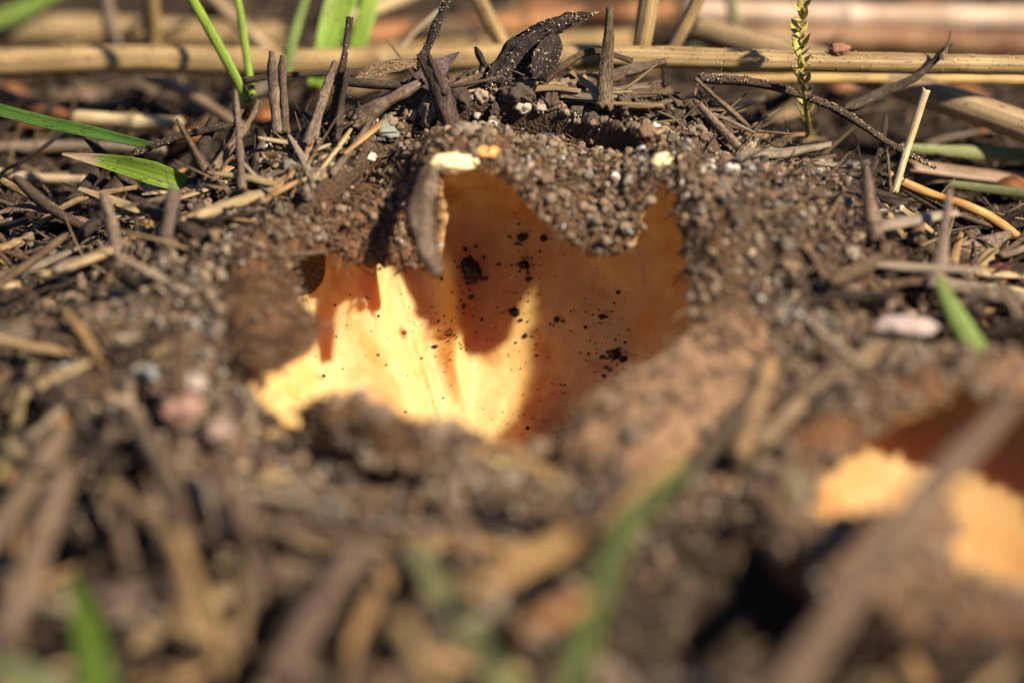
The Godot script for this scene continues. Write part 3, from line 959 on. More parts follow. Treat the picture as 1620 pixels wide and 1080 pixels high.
# ---------------------------------------------------------------- along the crest, in focus
func build_crest() -> void:
	var tw := func(label: String, pts: Array, r0: float, r1: float, c1: Color, c2: Color, extra := {}) -> MeshInstance3D:
		r0 *= 0.72
		r1 *= 0.6
		var o := {"c1": c1, "c2": c2, "seg": 46, "sides": 14, "rough": 0.26, "freq": 0.9}
		o.merge(extra, true)
		return stick("dead_twig", label, "twig", pts, r0, r1, o, mat.bark, "dead twigs on the crest of the mound")
	var dl := stick("dead_leaf", "dark purple brown pointed leaf arching over the crest, dusted with sand", "dead leaf", [spot(776, 150, 0), spot(800, 108, 0), spot(835, 70, 0), spot(880, 40, 0), spot(915, 27, 0), spot(944, 21, 0)], 1, 1, {"w": [0.45, 0.95, 1.1, 0.85, 0.5, 0.04], "flat": 0.25, "curl": -0.4, "c1": Color(0.06, 0.042, 0.04), "c2": Color(0.03, 0.022, 0.022), "rough": 0.6, "freq": 1.1, "seg": 70, "sides": 22, "up": Vector3(0.3, 0.7, 0.8)}, mat.bark, "dark dead leaves on the crest")
	sand_on(dl, 520, 0.055, GOLD, 3)
	var dl2 := stick("dead_leaf", "dark folded leaf flap hanging below the dark pointed leaf", "dead leaf", [spot(878, 52, 0.5), spot(868, 82, 1), spot(852, 118, 1.2)], 1, 1, {"w": [0.3, 0.9, 1.0, 0.7], "flat": 0.2, "curl": 0.4, "c1": DARK, "c2": Color(0.03, 0.02, 0.02), "rough": 0.2, "freq": 0.7, "seg": 36, "sides": 16, "up": -fwd}, mat.bark, "dark dead leaves on the crest")
	sand_on(dl2, 160, 0.05, GOLD, 4)
	var t1: MeshInstance3D = tw.call("dark sandy stem leaning right at the top edge above the stump", [spot(662, 110, -1), spot(680, 66, -1), spot(694, 32, -1), spot(712, -12, -1)], 0.55, 0.5, DARK, Color(0.035, 0.028, 0.02))
	sand_on(t1, 170, 0.055, GOLD, 6)
	var t2: MeshInstance3D = tw.call("slim dark stem with a knobbed top before the wide green blade", [spot(528, 210, 1), spot(538, 130, 1), spot(546, 80, 1), spot(553, 28, 1)], 0.55, 0.22, DARK2, DARK, {"w": [0.6, 0.5, 0.38, 0.2, 0.27]})
	sand_on(t2, 90, 0.05, GOLD, 7)
	tw.call("broken dark brown stump with a split top on the crest", [spot(716, 212, 2), spot(702, 160, 2), spot(686, 118, 2), spot(664, 84, 2)], 1.0, 0.75, Color(0.105, 0.068, 0.055), DARK, {"w": [0.7, 0.85, 0.9, 0.75, 0.35], "rough": 0.5, "flat": 0.7})
	tw.call("short splinter standing beside the split top of the stump", [spot(704, 150, 2.5), spot(688, 110, 2.5), spot(676, 80, 2.5)], 0.45, 0.25, Color(0.09, 0.06, 0.05), DARK)
	stick("dead_leaf", "mauve brown leaf tip poking right behind the stump", "dead leaf", [spot(640, 160, 0), spot(680, 118, -0.5), spot(706, 98, -1), spot(726, 82, -1)], 1, 1, {"w": [0.6, 0.95, 0.8, 0.05], "flat": 0.2, "curl": 0.3, "c1": Color(0.16, 0.115, 0.12), "c2": Color(0.09, 0.06, 0.06), "rough": 0.08, "seg": 40, "sides": 16, "up": -fwd}, mat.bark, "dark dead leaves on the crest")
	tw.call("short dark peg between the stump and the pointed leaf", [spot(776, 125, -1), spot(765, 100, -1), spot(752, 74, -1)], 0.42, 0.34, DARK, Color(0.03, 0.022, 0.02))
	var sl := stick("dead_leaf", "sand covered tan leaf lying behind the stump", "dead leaf", [spot(560, 126, 0), spot(610, 104, -1), spot(662, 98, -1)], 1, 1, {"w": [0.2, 0.8, 0.9, 0.5], "flat": 0.3, "curl": -0.3, "c1": Color(0.26, 0.17, 0.09), "c2": BROWN, "rough": 0.2, "seg": 40, "sides": 14}, mat.bark, "dark dead leaves on the crest")
	sand_on(sl, 260, 0.05, GOLD, 8)
	tw.call("grey brown twig lying slanted below the stump", [spot(560, 196, 2), spot(612, 160, 2), spot(668, 128, 1.5)], 0.85, 0.6, MAUVE, BROWN2, {"rough": 0.3})
	tw.call("dark twig lying level above the slanted grey twig", [spot(520, 128, 1), spot(590, 132, 0.5), spot(660, 138, 0)], 0.5, 0.5, DARK2, DARK)
	tw.call("thick weathered twig stump standing right of the green shoots", [spot(440, 215, 1), spot(434, 150, 0), spot(430, 82, -1)], 0.55, 0.5, MAUVE, BROWN2, {"rough": 0.35})
	tw.call("weathered twig stump leaning on its twin right of the green shoots", [spot(452, 212, 1), spot(448, 150, 0), spot(446, 88, -1)], 0.5, 0.42, MAUVE2, DARK2, {"rough": 0.35})
	tw.call("dark twig running level behind the twin stumps", [spot(380, 128, -4), spot(470, 118, -4), spot(600, 116, -4)], 0.4, 0.35, DARK2, DARK)
	tw.call("grey twig leaning right, between twin stumps and slim dark stem", [spot(488, 230, 3), spot(508, 165, 2), spot(530, 98, 2)], 0.72, 0.5, MAUVE, MAUVE2)
	tw.call("dark twig standing just right of the leaning grey twig", [spot(533, 225, 3), spot(540, 160, 2), spot(550, 108, 2)], 0.5, 0.4, DARK2, DARK)
	tw.call("blurred mauve twig standing before the green shoots", [spot(384, 300, 6), spot(378, 220, 5), spot(372, 142, 4)], 0.5, 0.35, MAUVE, MAUVE2)
	tw.call("curved twig leaning from the green shoots down to the left", [spot(338, 268, 4), spot(372, 222, 3), spot(398, 185, 2), spot(408, 158, 2)], 0.55, 0.3, MAUVE, BROWN)
	tw.call("knobbly twig standing over the green leaf", [spot(325, 272, 3), spot(303, 232, 3), spot(278, 188, 3)], 0.5, 0.28, Color(0.2, 0.14, 0.095), BROWN2, {"rough": 0.4})
	var t3: MeshInstance3D = tw.call("dark sandy twig lying behind the knobbly twig", [spot(212, 243, 0), spot(290, 214, 0), spot(375, 196, 0)], 0.45, 0.45, DARK2, DARK)
	sand_on(t3, 130, 0.05, GOLD, 9)
	var t4: MeshInstance3D = tw.call("long dark twig crusted with golden sand on the right slope", [spot(1105, 124, 0), spot(1190, 130, 0), spot(1262, 148, 0), spot(1330, 176, 0), spot(1400, 222, 0), spot(1480, 266, 0)], 0.5, 0.38, Color(0.15, 0.10, 0.07), DARK, {"seg": 90})
	sand_on(t4, 620, 0.055, GOLD, 10)
	tw.call("thin tan twig slanting down under the sandy twig", [spot(1100, 124, 1), spot(1140, 160, 1.5), spot(1185, 200, 2)], 0.25, 0.35, Color(0.26, 0.2, 0.11), BROWN)
	tw.call("grey fibrous twig with a frayed end crossing under the sharp straw", [spot(1340, 172, -4), spot(1400, 145, -4), spot(1455, 118, -3), spot(1506, 68, -2)], 0.65, 0.35, Color(0.2, 0.17, 0.13), DARK2, {"rough": 0.35})
	tw.call("frayed splinter on the end of the grey fibrous twig", [spot(1490, 92, -2), spot(1502, 66, -2), spot(1505, 48, -2)], 0.3, 0.08, Color(0.34, 0.26, 0.16), BROWN)
	stick("straw_stalk", "thin pale stick standing at a slant on the right slope", "straw", [spot(1415, 305, 1), spot(1440, 222, 0), spot(1466, 142, 0)], 0.3, 0.33, {"c1": Color(0.62, 0.49, 0.31), "c2": Color(0.45, 0.33, 0.19), "seg": 40, "sides": 12, "rough": 0.08}, mat.straw)
	stick("root_fibre", "orange root curving down to the right edge", "root", [spot(1405, 276, 0), spot(1460, 302, 0), spot(1530, 326, 1), spot(1570, 345, 1), spot(1640, 398, 2)], 0.42, 0.36, {"c1": Color(0.58, 0.32, 0.10), "c2": Color(0.42, 0.2, 0.06), "seg": 60, "sides": 12, "rough": 0.2}, mat.straw)
	tw.call("thin dark twig standing left of the pale stick", [spot(1412, 325, 1), spot(1408, 280, 1), spot(1404, 236, 1)], 0.25, 0.16, MAUVE, BROWN2)
	tw.call("bare twig stub rising from the crest left of the ribbed straw", [spot(957, 172, 1.5), spot(961, 90, 1), spot(965, 12, 0.5)], 1.1, 0.3, Color(0.2, 0.15, 0.10), BROWN2, {"w": [0.75, 0.62, 0.46, 0.4, 0.34, 0.28], "rough": 0.4, "seg": 60})
	tw.call("brown twig lying on the crest behind the bare stub", [spot(860, 130, 0), spot(930, 82, -1), spot(1000, 96, -1)], 0.35, 0.35, Color(0.2, 0.13, 0.08), BROWN2, {"rough": 0.4})
	# moss shoot
	var moss := Node3D.new()
	moss.name = numbered("moss_shoot")
	add_child(moss)
	var mp := [on_soil(1284, 236, -0.6), spot(1273, 150, 1), spot(1266, 80, 0), spot(1269, 8, 0)]
	moss.position = mp[0] * MM
	tag(moss, "yellow green moss shoot standing in front of the sharp straw", "moss")
	part("stem", sweep(mp, [0.3, 0.25, 0.18, 0.05], [0.3, 0.25, 0.18, 0.05], {"c1": Color(0.4, 0.34, 0.1), "c2": BROWN, "seg": 30}), mat.leaf, moss)
	for i in 40:
		var t := 0.12 + 0.86 * i / 40.0
		var c0: Vector3 = mp[0].cubic_interpolate(mp[1], mp[0], mp[2], t * 3.0) if t < 0.333 else (mp[1].cubic_interpolate(mp[2], mp[0], mp[3], t * 3.0 - 1.0) if t < 0.667 else mp[2].cubic_interpolate(mp[3], mp[1], mp[3], t * 3.0 - 2.0))
		var a := i * 2.4 + rng.randf_range(-0.8, 0.8)
		var out := Vector3(cos(a), 0.0, sin(a))
		var axis := (mp[3] - mp[0]).normalized() as Vector3
		var l := 2.1 * (1.0 - 0.35 * t) * rng.randf_range(0.45, 1.25)
		var q1 := c0 + axis * l * 0.5 + out * 0.6
		var q2 := c0 + axis * l + out * (0.65 + 0.5 * rng.randf())
		var g := vary(Color(0.52, 0.46, 0.13) if t > 0.45 else Color(0.36, 0.3, 0.12), 0.25)
		var lf := part("leaf", sweep([c0, q1, q2], [0.14, 0.3, 0.22, 0.01], [0.03], {"c1": g, "c2": g * 0.75, "seg": 8, "sides": 6, "up": out, "rough": 0.02}), mat.leaf, moss)
		lf.position = (c0 - mp[0]) * MM
	var pip := top("soil_crumb", clods[2], mat.crumb, spot(1329, 77, -3.5))
	pip.basis = Basis.from_scale(Vector3.ONE * MM) * Basis.from_scale(Vector3(0.9, 0.55, 0.6))
	tag(pip, "reddish crumb perched on top of the sharp straw", "soil crumb")
	var pm := StandardMaterial3D.new()
	pm.albedo_color = Color(0.5, 0.34, 0.26)
	pm.roughness = 0.9
	pip.material_override = pm
	# torn white flesh on the back rim
	for q in [[718, 258, 8.6, 1.75, 0.95, "ragged cream scrap of torn flesh on the back rim"], [770, 240, 8.0, 0.95, 0.45, "small ochre scrap beside the ragged cream scrap"], [1048, 256, 7.2, 0.95, 0.75, "bright white scrap on the rim above the second gap"]]:
		var o := top("flesh_scrap", clods[rng.randi() % 6], mat.flesh, spot(q[0], q[1], q[2]))
		o.basis = Basis.from_scale(Vector3.ONE * MM) * Basis.from_scale(Vector3(q[3], q[4], 0.8))
		var fm: StandardMaterial3D = mat.flesh.duplicate()
		fm.albedo_color = Color(0.94, 0.86, 0.68) if q[3] != 0.95 or q[4] > 0.5 else Color(0.9, 0.65, 0.4)
		fm.vertex_color_use_as_albedo = false
		fm.subsurf_scatter_enabled = false
		o.material_override = fm
		tag(o, q[5], "flesh scrap", "torn scraps on the back rim")
	# the stub lying over the back rim
	tw.call("thick grey brown stub hanging over the back rim into the hollow", [spot(684, 262, 9), spot(668, 320, 10), spot(670, 380, 11), spot(690, 434, 12)], 0.9, 0.85, MAUVE, BROWN2, {"w": [0.5, 0.8, 0.95, 0.9, 0.5], "rough": 0.5, "flat": 0.7})
	tw.call("thin blurred twig lying across the left rim of the cup", [spot(272, 412, 9), spot(400, 408, 10), spot(520, 398, 9)], 0.4, 0.25, Color(0.24, 0.18, 0.14), BROWN)
	# stones one can pick out
	var stones := [
		[612, 208, 1.1, 0.75, Color(0.20, 0.21, 0.17), "grey green pebble below the slanted grey twig"],
		[1038, 202, 0.45, 0.6, Color(0.72, 0.7, 0.66), "bright white grain on the crest right of the bare stub"],
		[938, 196, 0.4, 0.4, Color(0.7, 0.68, 0.65), "white grain on the crest left of the bright white grain"],
		[975, 286, 0.42, 0.55, Color(0.75, 0.74, 0.72), "white grain on the overhanging tongue of soil"],
		[952, 166, 0.5, 0.45, Color(0.55, 0.4, 0.3), "peach coloured grain high on the crest"],
		[1300, 262, 0.9, 0.75, Color(0.52, 0.45, 0.36), "pale rounded pebble on the right slope"],
		[1220, 242, 0.55, 0.5, Color(0.58, 0.44, 0.38), "pinkish grain left of the pale rounded pebble"],
		[1275, 225, 0.5, 0.35, Color(0.62, 0.52, 0.3), "yellowish flat grain under the moss shoot"],
		[1355, 258, 0.95, 0.45, Color(0.6, 0.56, 0.5), "white flat chip right of the pale rounded pebble"],
		[1152, 270, 0.45, 0.6, Color(0.62, 0.6, 0.56), "whitish grain on the soil behind the second gap"],
		[1420, 330, 0.6, 0.5, Color(0.6, 0.54, 0.47), "cream grain at the foot of the pale stick"],
		[828, 168, 0.75, 0.65, Color(0.42, 0.36, 0.27), "tan pebble on the crest under the pointed leaf"],
		[795, 155, 0.55, 0.45, Color(0.40, 0.33, 0.22), "yellowish grain beside the tan pebble"],
		[745, 205, 0.95, 0.8, Color(0.26, 0.19, 0.13), "brown clod right of the stump"],
		[855, 170, 0.6, 0.5, Color(0.3, 0.24, 0.18), "brownish grain right of the tan pebble"],
		[718, 180, 0.4, 0.35, Color(0.6, 0.5, 0.38), "pale grain at the foot of the stump"],
		[585, 248, 0.5, 0.5, Color(0.6, 0.52, 0.42), "pale grain under the grey green pebble"],
		[870, 213, 0.8, 0.45, Color(0.05, 0.055, 0.06), "blue black grain on the tongue of soil"],
		[1005, 388, 0.55, 0.45, Color(0.5, 0.34, 0.22), "peach grain at the tip of the tongue of soil"]]
	for s in stones:
		var pos := lip_hit(s[0], s[1])
		var o := top("sand_grain" if s[2] < 0.6 else "pebble", (lumps if s[2] < 0.5 else clods)[rng.randi() % 6], mat.grain, pos)
		o.basis = Basis.from_scale(Vector3.ONE * MM) * Basis(Vector3(0, 0, 1), rng.randf_range(-0.5, 0.5)) * Basis.from_scale(Vector3(s[2], s[3], 0.5 * (s[2] + s[3])))
		var gm := StandardMaterial3D.new()
		gm.vertex_color_use_as_albedo = true
		gm.albedo_color = s[4].linear_to_srgb()
		gm.roughness = 0.75
		gm.albedo_color = (s[4] * 0.8).linear_to_srgb()
		o.material_override = gm
		tag(o, s[5], "sand grain" if s[2] < 0.6 else "pebble", "grains that stand out on the mound")

	var big := []
	for k in 4: big.append(ball(3, 0.5, 1.3, 150 + k, Vector3(1.0, 0.85, 0.9)))
	for i in 46:
		var x := rng.randf_range(-7.0, 17.0)
		var z := rng.randf_range(-14.5, -9.0)
		var sz := rng.randf_range(0.55, 1.35)
		var o := top("soil_clod", big[rng.randi() % 4], mat.crumb, Vector3(x, soil(x, z) + sz * 0.45, z))
		o.basis = Basis.from_scale(Vector3.ONE * MM) * any_basis(Vector3(sz, sz * rng.randf_range(0.6, 1.0), sz))
		var cm: StandardMaterial3D = mat.crumb.duplicate()
		var dark := rng.randf() < 0.5
		cm.albedo_color = vary(Color(0.12, 0.085, 0.062) if dark else Color(0.24, 0.175, 0.12), 0.25).linear_to_srgb()
		cm.roughness = 0.95
		o.material_override = cm
		tag(o, "%s %s soil clod heaped on the crest behind the cup" % ["large" if sz > 0.95 else "small", "dark" if dark else "brown"], "soil clod", "soil clods on the crest")

# first point along a line of sight that meets the mound or the outside of the cup
func lip_hit(px: float, py: float) -> Vector3:
	var g := on_soil(px, py, 0.3)
	var dir := (spot(px, py, 0) - eye).normalized()
	var best := g
	var bd := (g - eye).dot(dir)
	for q in cup_a.outer:
		var rel: Vector3 = q[0] - eye
		var along := rel.dot(dir)
		if along < bd - 0.5 and (rel - dir * along).length_squared() < 0.1:
			bd = along
			best = q[0]
	return best

# ---------------------------------------------------------------- left and right of the cup
func build_sides() -> void:
	var tw := func(label: String, pts: Array, r0: float, r1: float, c1: Color, c2: Color, extra := {}) -> MeshInstance3D:
		var o := {"c1": c1, "c2": c2, "seg": 36, "sides": 12, "rough": 0.25, "freq": 0.7}
		o.merge(extra, true)
		return stick("dead_twig", label, "twig", pts, r0, r1, o, mat.bark, "dead twigs beside the cup")
	var lf := func(label: String, pts: Array, w: Array, c1: Color, c2: Color, extra := {}) -> MeshInstance3D:
		var o := {"c1": c1, "c2": c2, "w": w, "flat": 0.15, "curl": -0.35, "seg": 36, "sides": 16, "rough": 0.12, "freq": 0.6}
		o.merge(extra, true)
		return stick("dead_leaf", label, "dead leaf", pts, 1, 1, o, mat.bark, "dead leaves beside the cup")
	lf.call("mauve brown leaf lying at the left edge under a tan straw", [spot(-5, 336, -1), spot(40, 324, -1), spot(90, 330, -1), spot(150, 356, 0)], [0.2, 0.7, 0.8, 0.3], Color(0.25, 0.18, 0.15), MAUVE2)
	lf.call("speckled mauve leaf tip right of the mauve brown leaf", [spot(85, 352, 0), spot(120, 345, 0.5), spot(162, 362, 1)], [0.2, 0.65, 0.3], Color(0.24, 0.165, 0.13), MAUVE2)
	tw.call("flat tan straw crossing over the mauve leaf", [spot(62, 352, 1), spot(110, 322, 1), spot(160, 306, 1), spot(216, 296, 1)], 0.35, 0.35, Color(0.52, 0.36, 0.18), TAN2, {"flat": 0.6, "rough": 0.1})
	tw.call("thin pale straw slanting down at the left edge", [spot(0, 284, 0), spot(40, 306, 0), spot(84, 326, 0)], 0.28, 0.25, Color(0.5, 0.42, 0.27), TAN2, {"rough": 0.08})
	tw.call("blurred grey twig rising left of the speckled leaf tip", [spot(196, 440, 9), spot(180, 370, 8), spot(162, 305, 7)], 0.6, 0.45, MAUVE, MAUVE2)
	tw.call("blurred dark twig standing before the soil left of the cup", [spot(252, 440, 11), spot(262, 370, 10), spot(275, 300, 9)], 0.6, 0.5, Color(0.17, 0.125, 0.11), MAUVE2)
	tw.call("slim tan chip standing upright at the left", [spot(90, 426, 3), spot(97, 398, 3), spot(105, 368, 3)], 0.22, 0.25, Color(0.5, 0.38, 0.18), TAN2, {"rough": 0.06})
	tw.call("tan chip lying level right of the upright chip", [spot(124, 388, 3), spot(145, 381, 3), spot(166, 386, 3)], 0.24, 0.2, Color(0.48, 0.34, 0.18), TAN2, {"rough": 0.06})
	tw.call("curved tan chip lying under the upright chip", [spot(25, 428, 4), spot(50, 424, 4), spot(78, 436, 4)], 0.26, 0.2, Color(0.42, 0.32, 0.18), BROWN)
	tw.call("pale tan chip at the left edge below the mauve leaf", [spot(-10, 395, 4), spot(12, 390, 4), spot(32, 380, 4)], 0.35, 0.25, Color(0.5, 0.36, 0.2), TAN2)
	tw.call("orange chip slanting at the left edge", [spot(-8, 470, 6), spot(8, 450, 6), spot(16, 430, 6)], 0.3, 0.2, Color(0.45, 0.2, 0.09), RUST)
	tw.call("upright mauve twig under the dark gap at the left", [spot(135, 480, 10), spot(128, 450, 9), spot(124, 412, 8)], 0.4, 0.35, MAUVE, MAUVE2)
	tw.call("tan chip leaning left beside the upright mauve twig", [spot(160, 468, 10), spot(172, 440, 10), spot(182, 415, 9)], 0.35, 0.3, Color(0.36, 0.25, 0.13), BROWN)
	tw.call("thick grey twig lying level at the left below the chips", [spot(-30, 545, 17), spot(70, 516, 15), spot(170, 490, 13)], 0.95, 0.75, Color(0.24, 0.18, 0.14), MAUVE2)
	tw.call("pale yellowish root bending down at the left edge", [spot(-10, 770, 30), spot(18, 690, 25), spot(38, 610, 20), spot(62, 545, 17)], 0.42, 0.3, Color(0.36, 0.31, 0.16), Color(0.25, 0.2, 0.1))
	tw.call("mauve twig standing where the left twigs fork", [spot(140, 610, 20), spot(135, 550, 17), spot(142, 480, 14)], 0.6, 0.5, MAUVE, MAUVE2)
	tw.call("mauve twig slanting towards the left rim", [spot(215, 640, 22), spot(195, 560, 18), spot(190, 490, 15)], 0.6, 0.5, MAUVE, BROWN2)
	tw.call("dark slanting twig left of the pink pebble", [spot(180, 730, 27), spot(130, 670, 24), spot(92, 610, 21)], 0.55, 0.45, Color(0.12, 0.095, 0.08), DARK2)
	# right side
	tw.call("grey twig lying level across the right edge", [spot(1330, 405, 9), spot(1420, 438, 10), spot(1520, 455, 10), spot(1680, 488, 9)], 0.55, 0.6, Color(0.3, 0.25, 0.2), MAUVE2)
	tw.call("pinkish upright twig standing over the root", [spot(1478, 460, 13), spot(1492, 380, 11), spot(1504, 296, 10)], 0.75, 0.28, Color(0.34, 0.25, 0.2), MAUVE)
	tw.call("blurred pinkish twig at the right slope's foot", [spot(1388, 380, 9), spot(1378, 330, 8), spot(1370, 262, 7)], 0.65, 0.4, Color(0.28, 0.19, 0.15), MAUVE2)
	lf.call("pinkish tan leaf lying under the orange root", [spot(1500, 392, 4), spot(1545, 384, 3), spot(1600, 366, 3)], [0.6, 1.2, 1.0, 0.4], Color(0.34, 0.24, 0.18), MAUVE)
	lf.call("dark red leaf scrap under the pinkish tan leaf", [spot(1500, 425, 7), spot(1550, 418, 6), spot(1600, 420, 6)], [0.3, 0.7, 0.4], Color(0.15, 0.045, 0.04), Color(0.07, 0.025, 0.025))
	tw.call("tan twig slanting from the front rim up to the pink pebble", [spot(1195, 705, 31), spot(1300, 615, 25), spot(1400, 545, 19)], 0.95, 0.7, Color(0.30, 0.22, 0.14), BROWN)
	tw.call("orange tan chip standing right of the front rim", [spot(1168, 730, 33), spot(1192, 650, 28), spot(1220, 570, 23)], 0.85, 0.6, Color(0.42, 0.27, 0.13), BROWN)
	tw.call("pink tan twig leaning below the pink pebble", [spot(1378, 640, 25), spot(1400, 590, 22), spot(1425, 545, 20)], 0.55, 0.45, Color(0.36, 0.24, 0.16), BROWN)
	tw.call("tan stub standing right of the pink tan twig", [spot(1495, 640, 25), spot(1490, 590, 22), spot(1475, 545, 20)], 0.6, 0.45, Color(0.34, 0.24, 0.12), BROWN)
	tw.call("dark twig slanting down by the front rim", [spot(1080, 770, 36), spot(1140, 690, 31), spot(1185, 625, 27)], 0.5, 0.4, Color(0.12, 0.09, 0.065), DARK2)
	tw.call("thin twig lying along the right slope", [spot(1230, 330, 6), spot(1290, 350, 7), spot(1345, 380, 8)], 0.35, 0.3, MAUVE, BROWN2)
	stick("grass_blade", "green blade bending down on the right of the cup", "grass", [spot(1485, 440, 16), spot(1520, 510, 18), spot(1560, 570, 20), spot(1602, 625, 22)], 1, 1, {"w": [0.35, 0.75, 0.85, 0.8], "flat": 0.3, "c1": Color(0.26, 0.36, 0.1), "c2": Color(0.2, 0.27, 0.07), "up": -fwd, "rough": 0.04, "sides": 14}, mat.leaf, "green grass blades")
	for s in [[1435, 516, 18, 2.2, 0.95, Color(0.55, 0.42, 0.38), "elongated pink white pebble right of the cup"], [285, 648, 26, 1.5, 1.35, Color(0.4, 0.22, 0.17), "reddish pink pebble left of the cup's front edge"], [302, 605, 25, 1.1, 0.8, Color(0.5, 0.4, 0.33), "pale pebble on top of the reddish pink pebble"], [345, 685, 28, 1.1, 0.9, Color(0.42, 0.28, 0.22), "pinkish pebble by the left front rim"], [232, 588, 22, 0.7, 0.6, Color(0.3, 0.32, 0.34), "blue grey pebble left of the cup"], [1255, 775, 40, 1.0, 1.0, Color(0.26, 0.21, 0.1), "round olive lump standing in for a blurred light disc by the small cup"], [1400, 480, 15, 0.9, 0.7, Color(0.3, 0.2, 0.12), "brown pebble left of the pink white pebble"], [303, 460, 14, 0.5, 0.5, Color(0.4, 0.33, 0.24), "pale grain by the left rim"], [190, 640, 26, 0.9, 0.8, Color(0.42, 0.32, 0.2), "tan pebble left of the reddish pink pebble"], [255, 525, 17, 0.7, 0.6, Color(0.34, 0.3, 0.16), "yellowish pebble left of the cup's shaded flank"]]:  # olive lump by the small cup is added for an out of focus disc
		var o := top("pebble", clods[rng.randi() % 6], mat.grain, spot(s[0], s[1], s[2]))
		o.basis = Basis.from_scale(Vector3.ONE * MM) * Basis(Vector3(0, 0, 1), rng.randf_range(-0.2, 0.2)) * Basis.from_scale(Vector3(s[3], s[4], s[4]))
		var gm := StandardMaterial3D.new()
		gm.vertex_color_use_as_albedo = true
		gm.albedo_color = (s[5] * 0.62).linear_to_srgb()
		gm.roughness = 0.85
		o.material_override = gm
		tag(o, s[6], "pebble", "pebbles beside the cup")

# ---------------------------------------------------------------- near the lens
func build_front() -> void:
	var tw := func(label: String, pts: Array, r0: float, r1: float, c1: Color, c2: Color, extra := {}) -> MeshInstance3D:
		var o := {"c1": c1, "c2": c2, "seg": 30, "sides": 12, "rough": 0.2, "freq": 0.6}
		o.merge(extra, true)
		return stick("dead_twig", label, "twig", pts, r0, r1, o, mat.bark, "dead twigs in front of the cup")
	var blade := func(label: String, pts: Array, w: Array, c1: Color, c2: Color) -> void:
		stick("grass_blade", label, "grass", pts, 1, 1, {"c1": c1, "c2": c2, "w": w, "flat": 0.25, "up": -fwd, "rough": 0.04, "sides": 14, "seg": 30, "curl": 0.2}, mat.leaf, "green grass blades")
	blade.call("vivid green blade standing at the bottom edge on the left", [spot(110, 915, 44), spot(135, 990, 50), spot(160, 1120, 58)], [0.3, 0.7, 0.85, 0.85], Color(0.13, 0.28, 0.022), Color(0.19, 0.28, 0.018))
	blade.call("pale olive blade slanting down to the bottom edge", [spot(655, 865, 44), spot(710, 960, 50), spot(760, 1030, 54), spot(830, 1130, 58)], [0.5, 0.85, 0.95, 1.0], Color(0.26, 0.29, 0.12), Color(0.3, 0.27, 0.12))
	blade.call("dark green blade bending from the front rim to the bottom edge", [spot(1095, 735, 42), spot(1010, 810, 47), spot(950, 930, 52), spot(890, 1130, 60)], [0.4, 0.7, 0.85, 0.9], Color(0.07, 0.105, 0.012), Color(0.05, 0.075, 0.01))
	blade.call("pale green blade in the bottom left corner", [spot(-40, 1050, 54), spot(40, 1075, 56), spot(130, 1125, 58)], [0.7, 0.8, 0.7], Color(0.36, 0.42, 0.22), Color(0.28, 0.34, 0.14))
	tw.call("long grey brown stem slanting past the small cup", [spot(1225, 1130, 66), spot(1340, 950, 60), spot(1450, 800, 54), spot(1600, 640, 46)], 1.25, 0.95, Color(0.24, 0.165, 0.115), Color(0.17, 0.12, 0.085), {"seg": 40})
	tw.call("orange tan chip lying in front of the cup", [spot(742, 935, 56), spot(820, 895, 55), spot(908, 848, 53)], 0.9, 0.8, Color(0.62, 0.40, 0.18), Color(0.5, 0.3, 0.12), {"w": [0.4, 0.9, 0.95, 0.7], "flat": 0.6})
	tw.call("smaller orange chip lying below the orange tan chip", [spot(820, 1000, 59), spot(870, 975, 58), spot(926, 950, 57)], 0.8, 0.7, Color(0.58, 0.33, 0.15), RUST, {"w": [0.3, 0.75, 0.8, 0.6], "flat": 0.6})
	tw.call("orange tan straw slanting in the lower left", [spot(272, 850, 47), spot(310, 950, 53), spot(348, 1052, 58)], 0.7, 0.75, Color(0.58, 0.38, 0.17), TAN2)
	tw.call("pale tan straw at the bottom edge before the cup", [spot(625, 985, 56), spot(660, 1040, 60), spot(700, 1120, 64)], 0.75, 0.85, Color(0.52, 0.38, 0.19), TAN2)
	tw.call("tan straw running beside the dark green blade", [spot(950, 850, 46), spot(1010, 780, 43), spot(1075, 715, 40)], 0.8, 0.7, Color(0.48, 0.3, 0.14), TAN2)
	tw.call("pale chip lying against the front rim", [spot(800, 712, 37), spot(835, 738, 38), spot(885, 775, 39)], 0.55, 0.5, Color(0.46, 0.32, 0.17), TAN2)
	tw.call("dark twig running beside the pale chip at the front rim", [spot(925, 850, 46), spot(960, 780, 43), spot(985, 690, 39)], 0.55, 0.45, Color(0.10, 0.075, 0.06), DARK)
	tw.call("pink brown chip in front of the cup's lip", [spot(708, 790, 42), spot(735, 850, 45), spot(752, 890, 46)], 0.75, 0.6, Color(0.30, 0.2, 0.15), BROWN)
	tw.call("thick grey twig standing in the lower left", [spot(5, 1010, 52), spot(50, 890, 45), spot(108, 735, 37)], 0.95, 0.95, Color(0.25, 0.18, 0.14), BROWN)
	tw.call("grey twig slanting at the left edge", [spot(-30, 870, 42), spot(30, 790, 38), spot(95, 690, 33)], 0.7, 0.7, Color(0.24, 0.18, 0.13), BROWN)
	tw.call("mauve twig slanting in front of the cup's left flank", [spot(435, 1080, 55), spot(505, 960, 50), spot(575, 850, 45)], 0.9, 0.75, Color(0.22, 0.155, 0.125), BROWN2)
	tw.call("mauve twig bending below the left front rim", [spot(290, 860, 42), spot(270, 780, 37), spot(225, 690, 31), spot(190, 640, 27)], 0.9, 0.6, Color(0.2, 0.15, 0.11), BROWN2)
	tw.call("brown twig lying level in the lower left", [spot(165, 960, 49), spot(220, 945, 48), spot(280, 935, 47)], 0.75, 0.8, Color(0.22, 0.16, 0.13), MAUVE2)
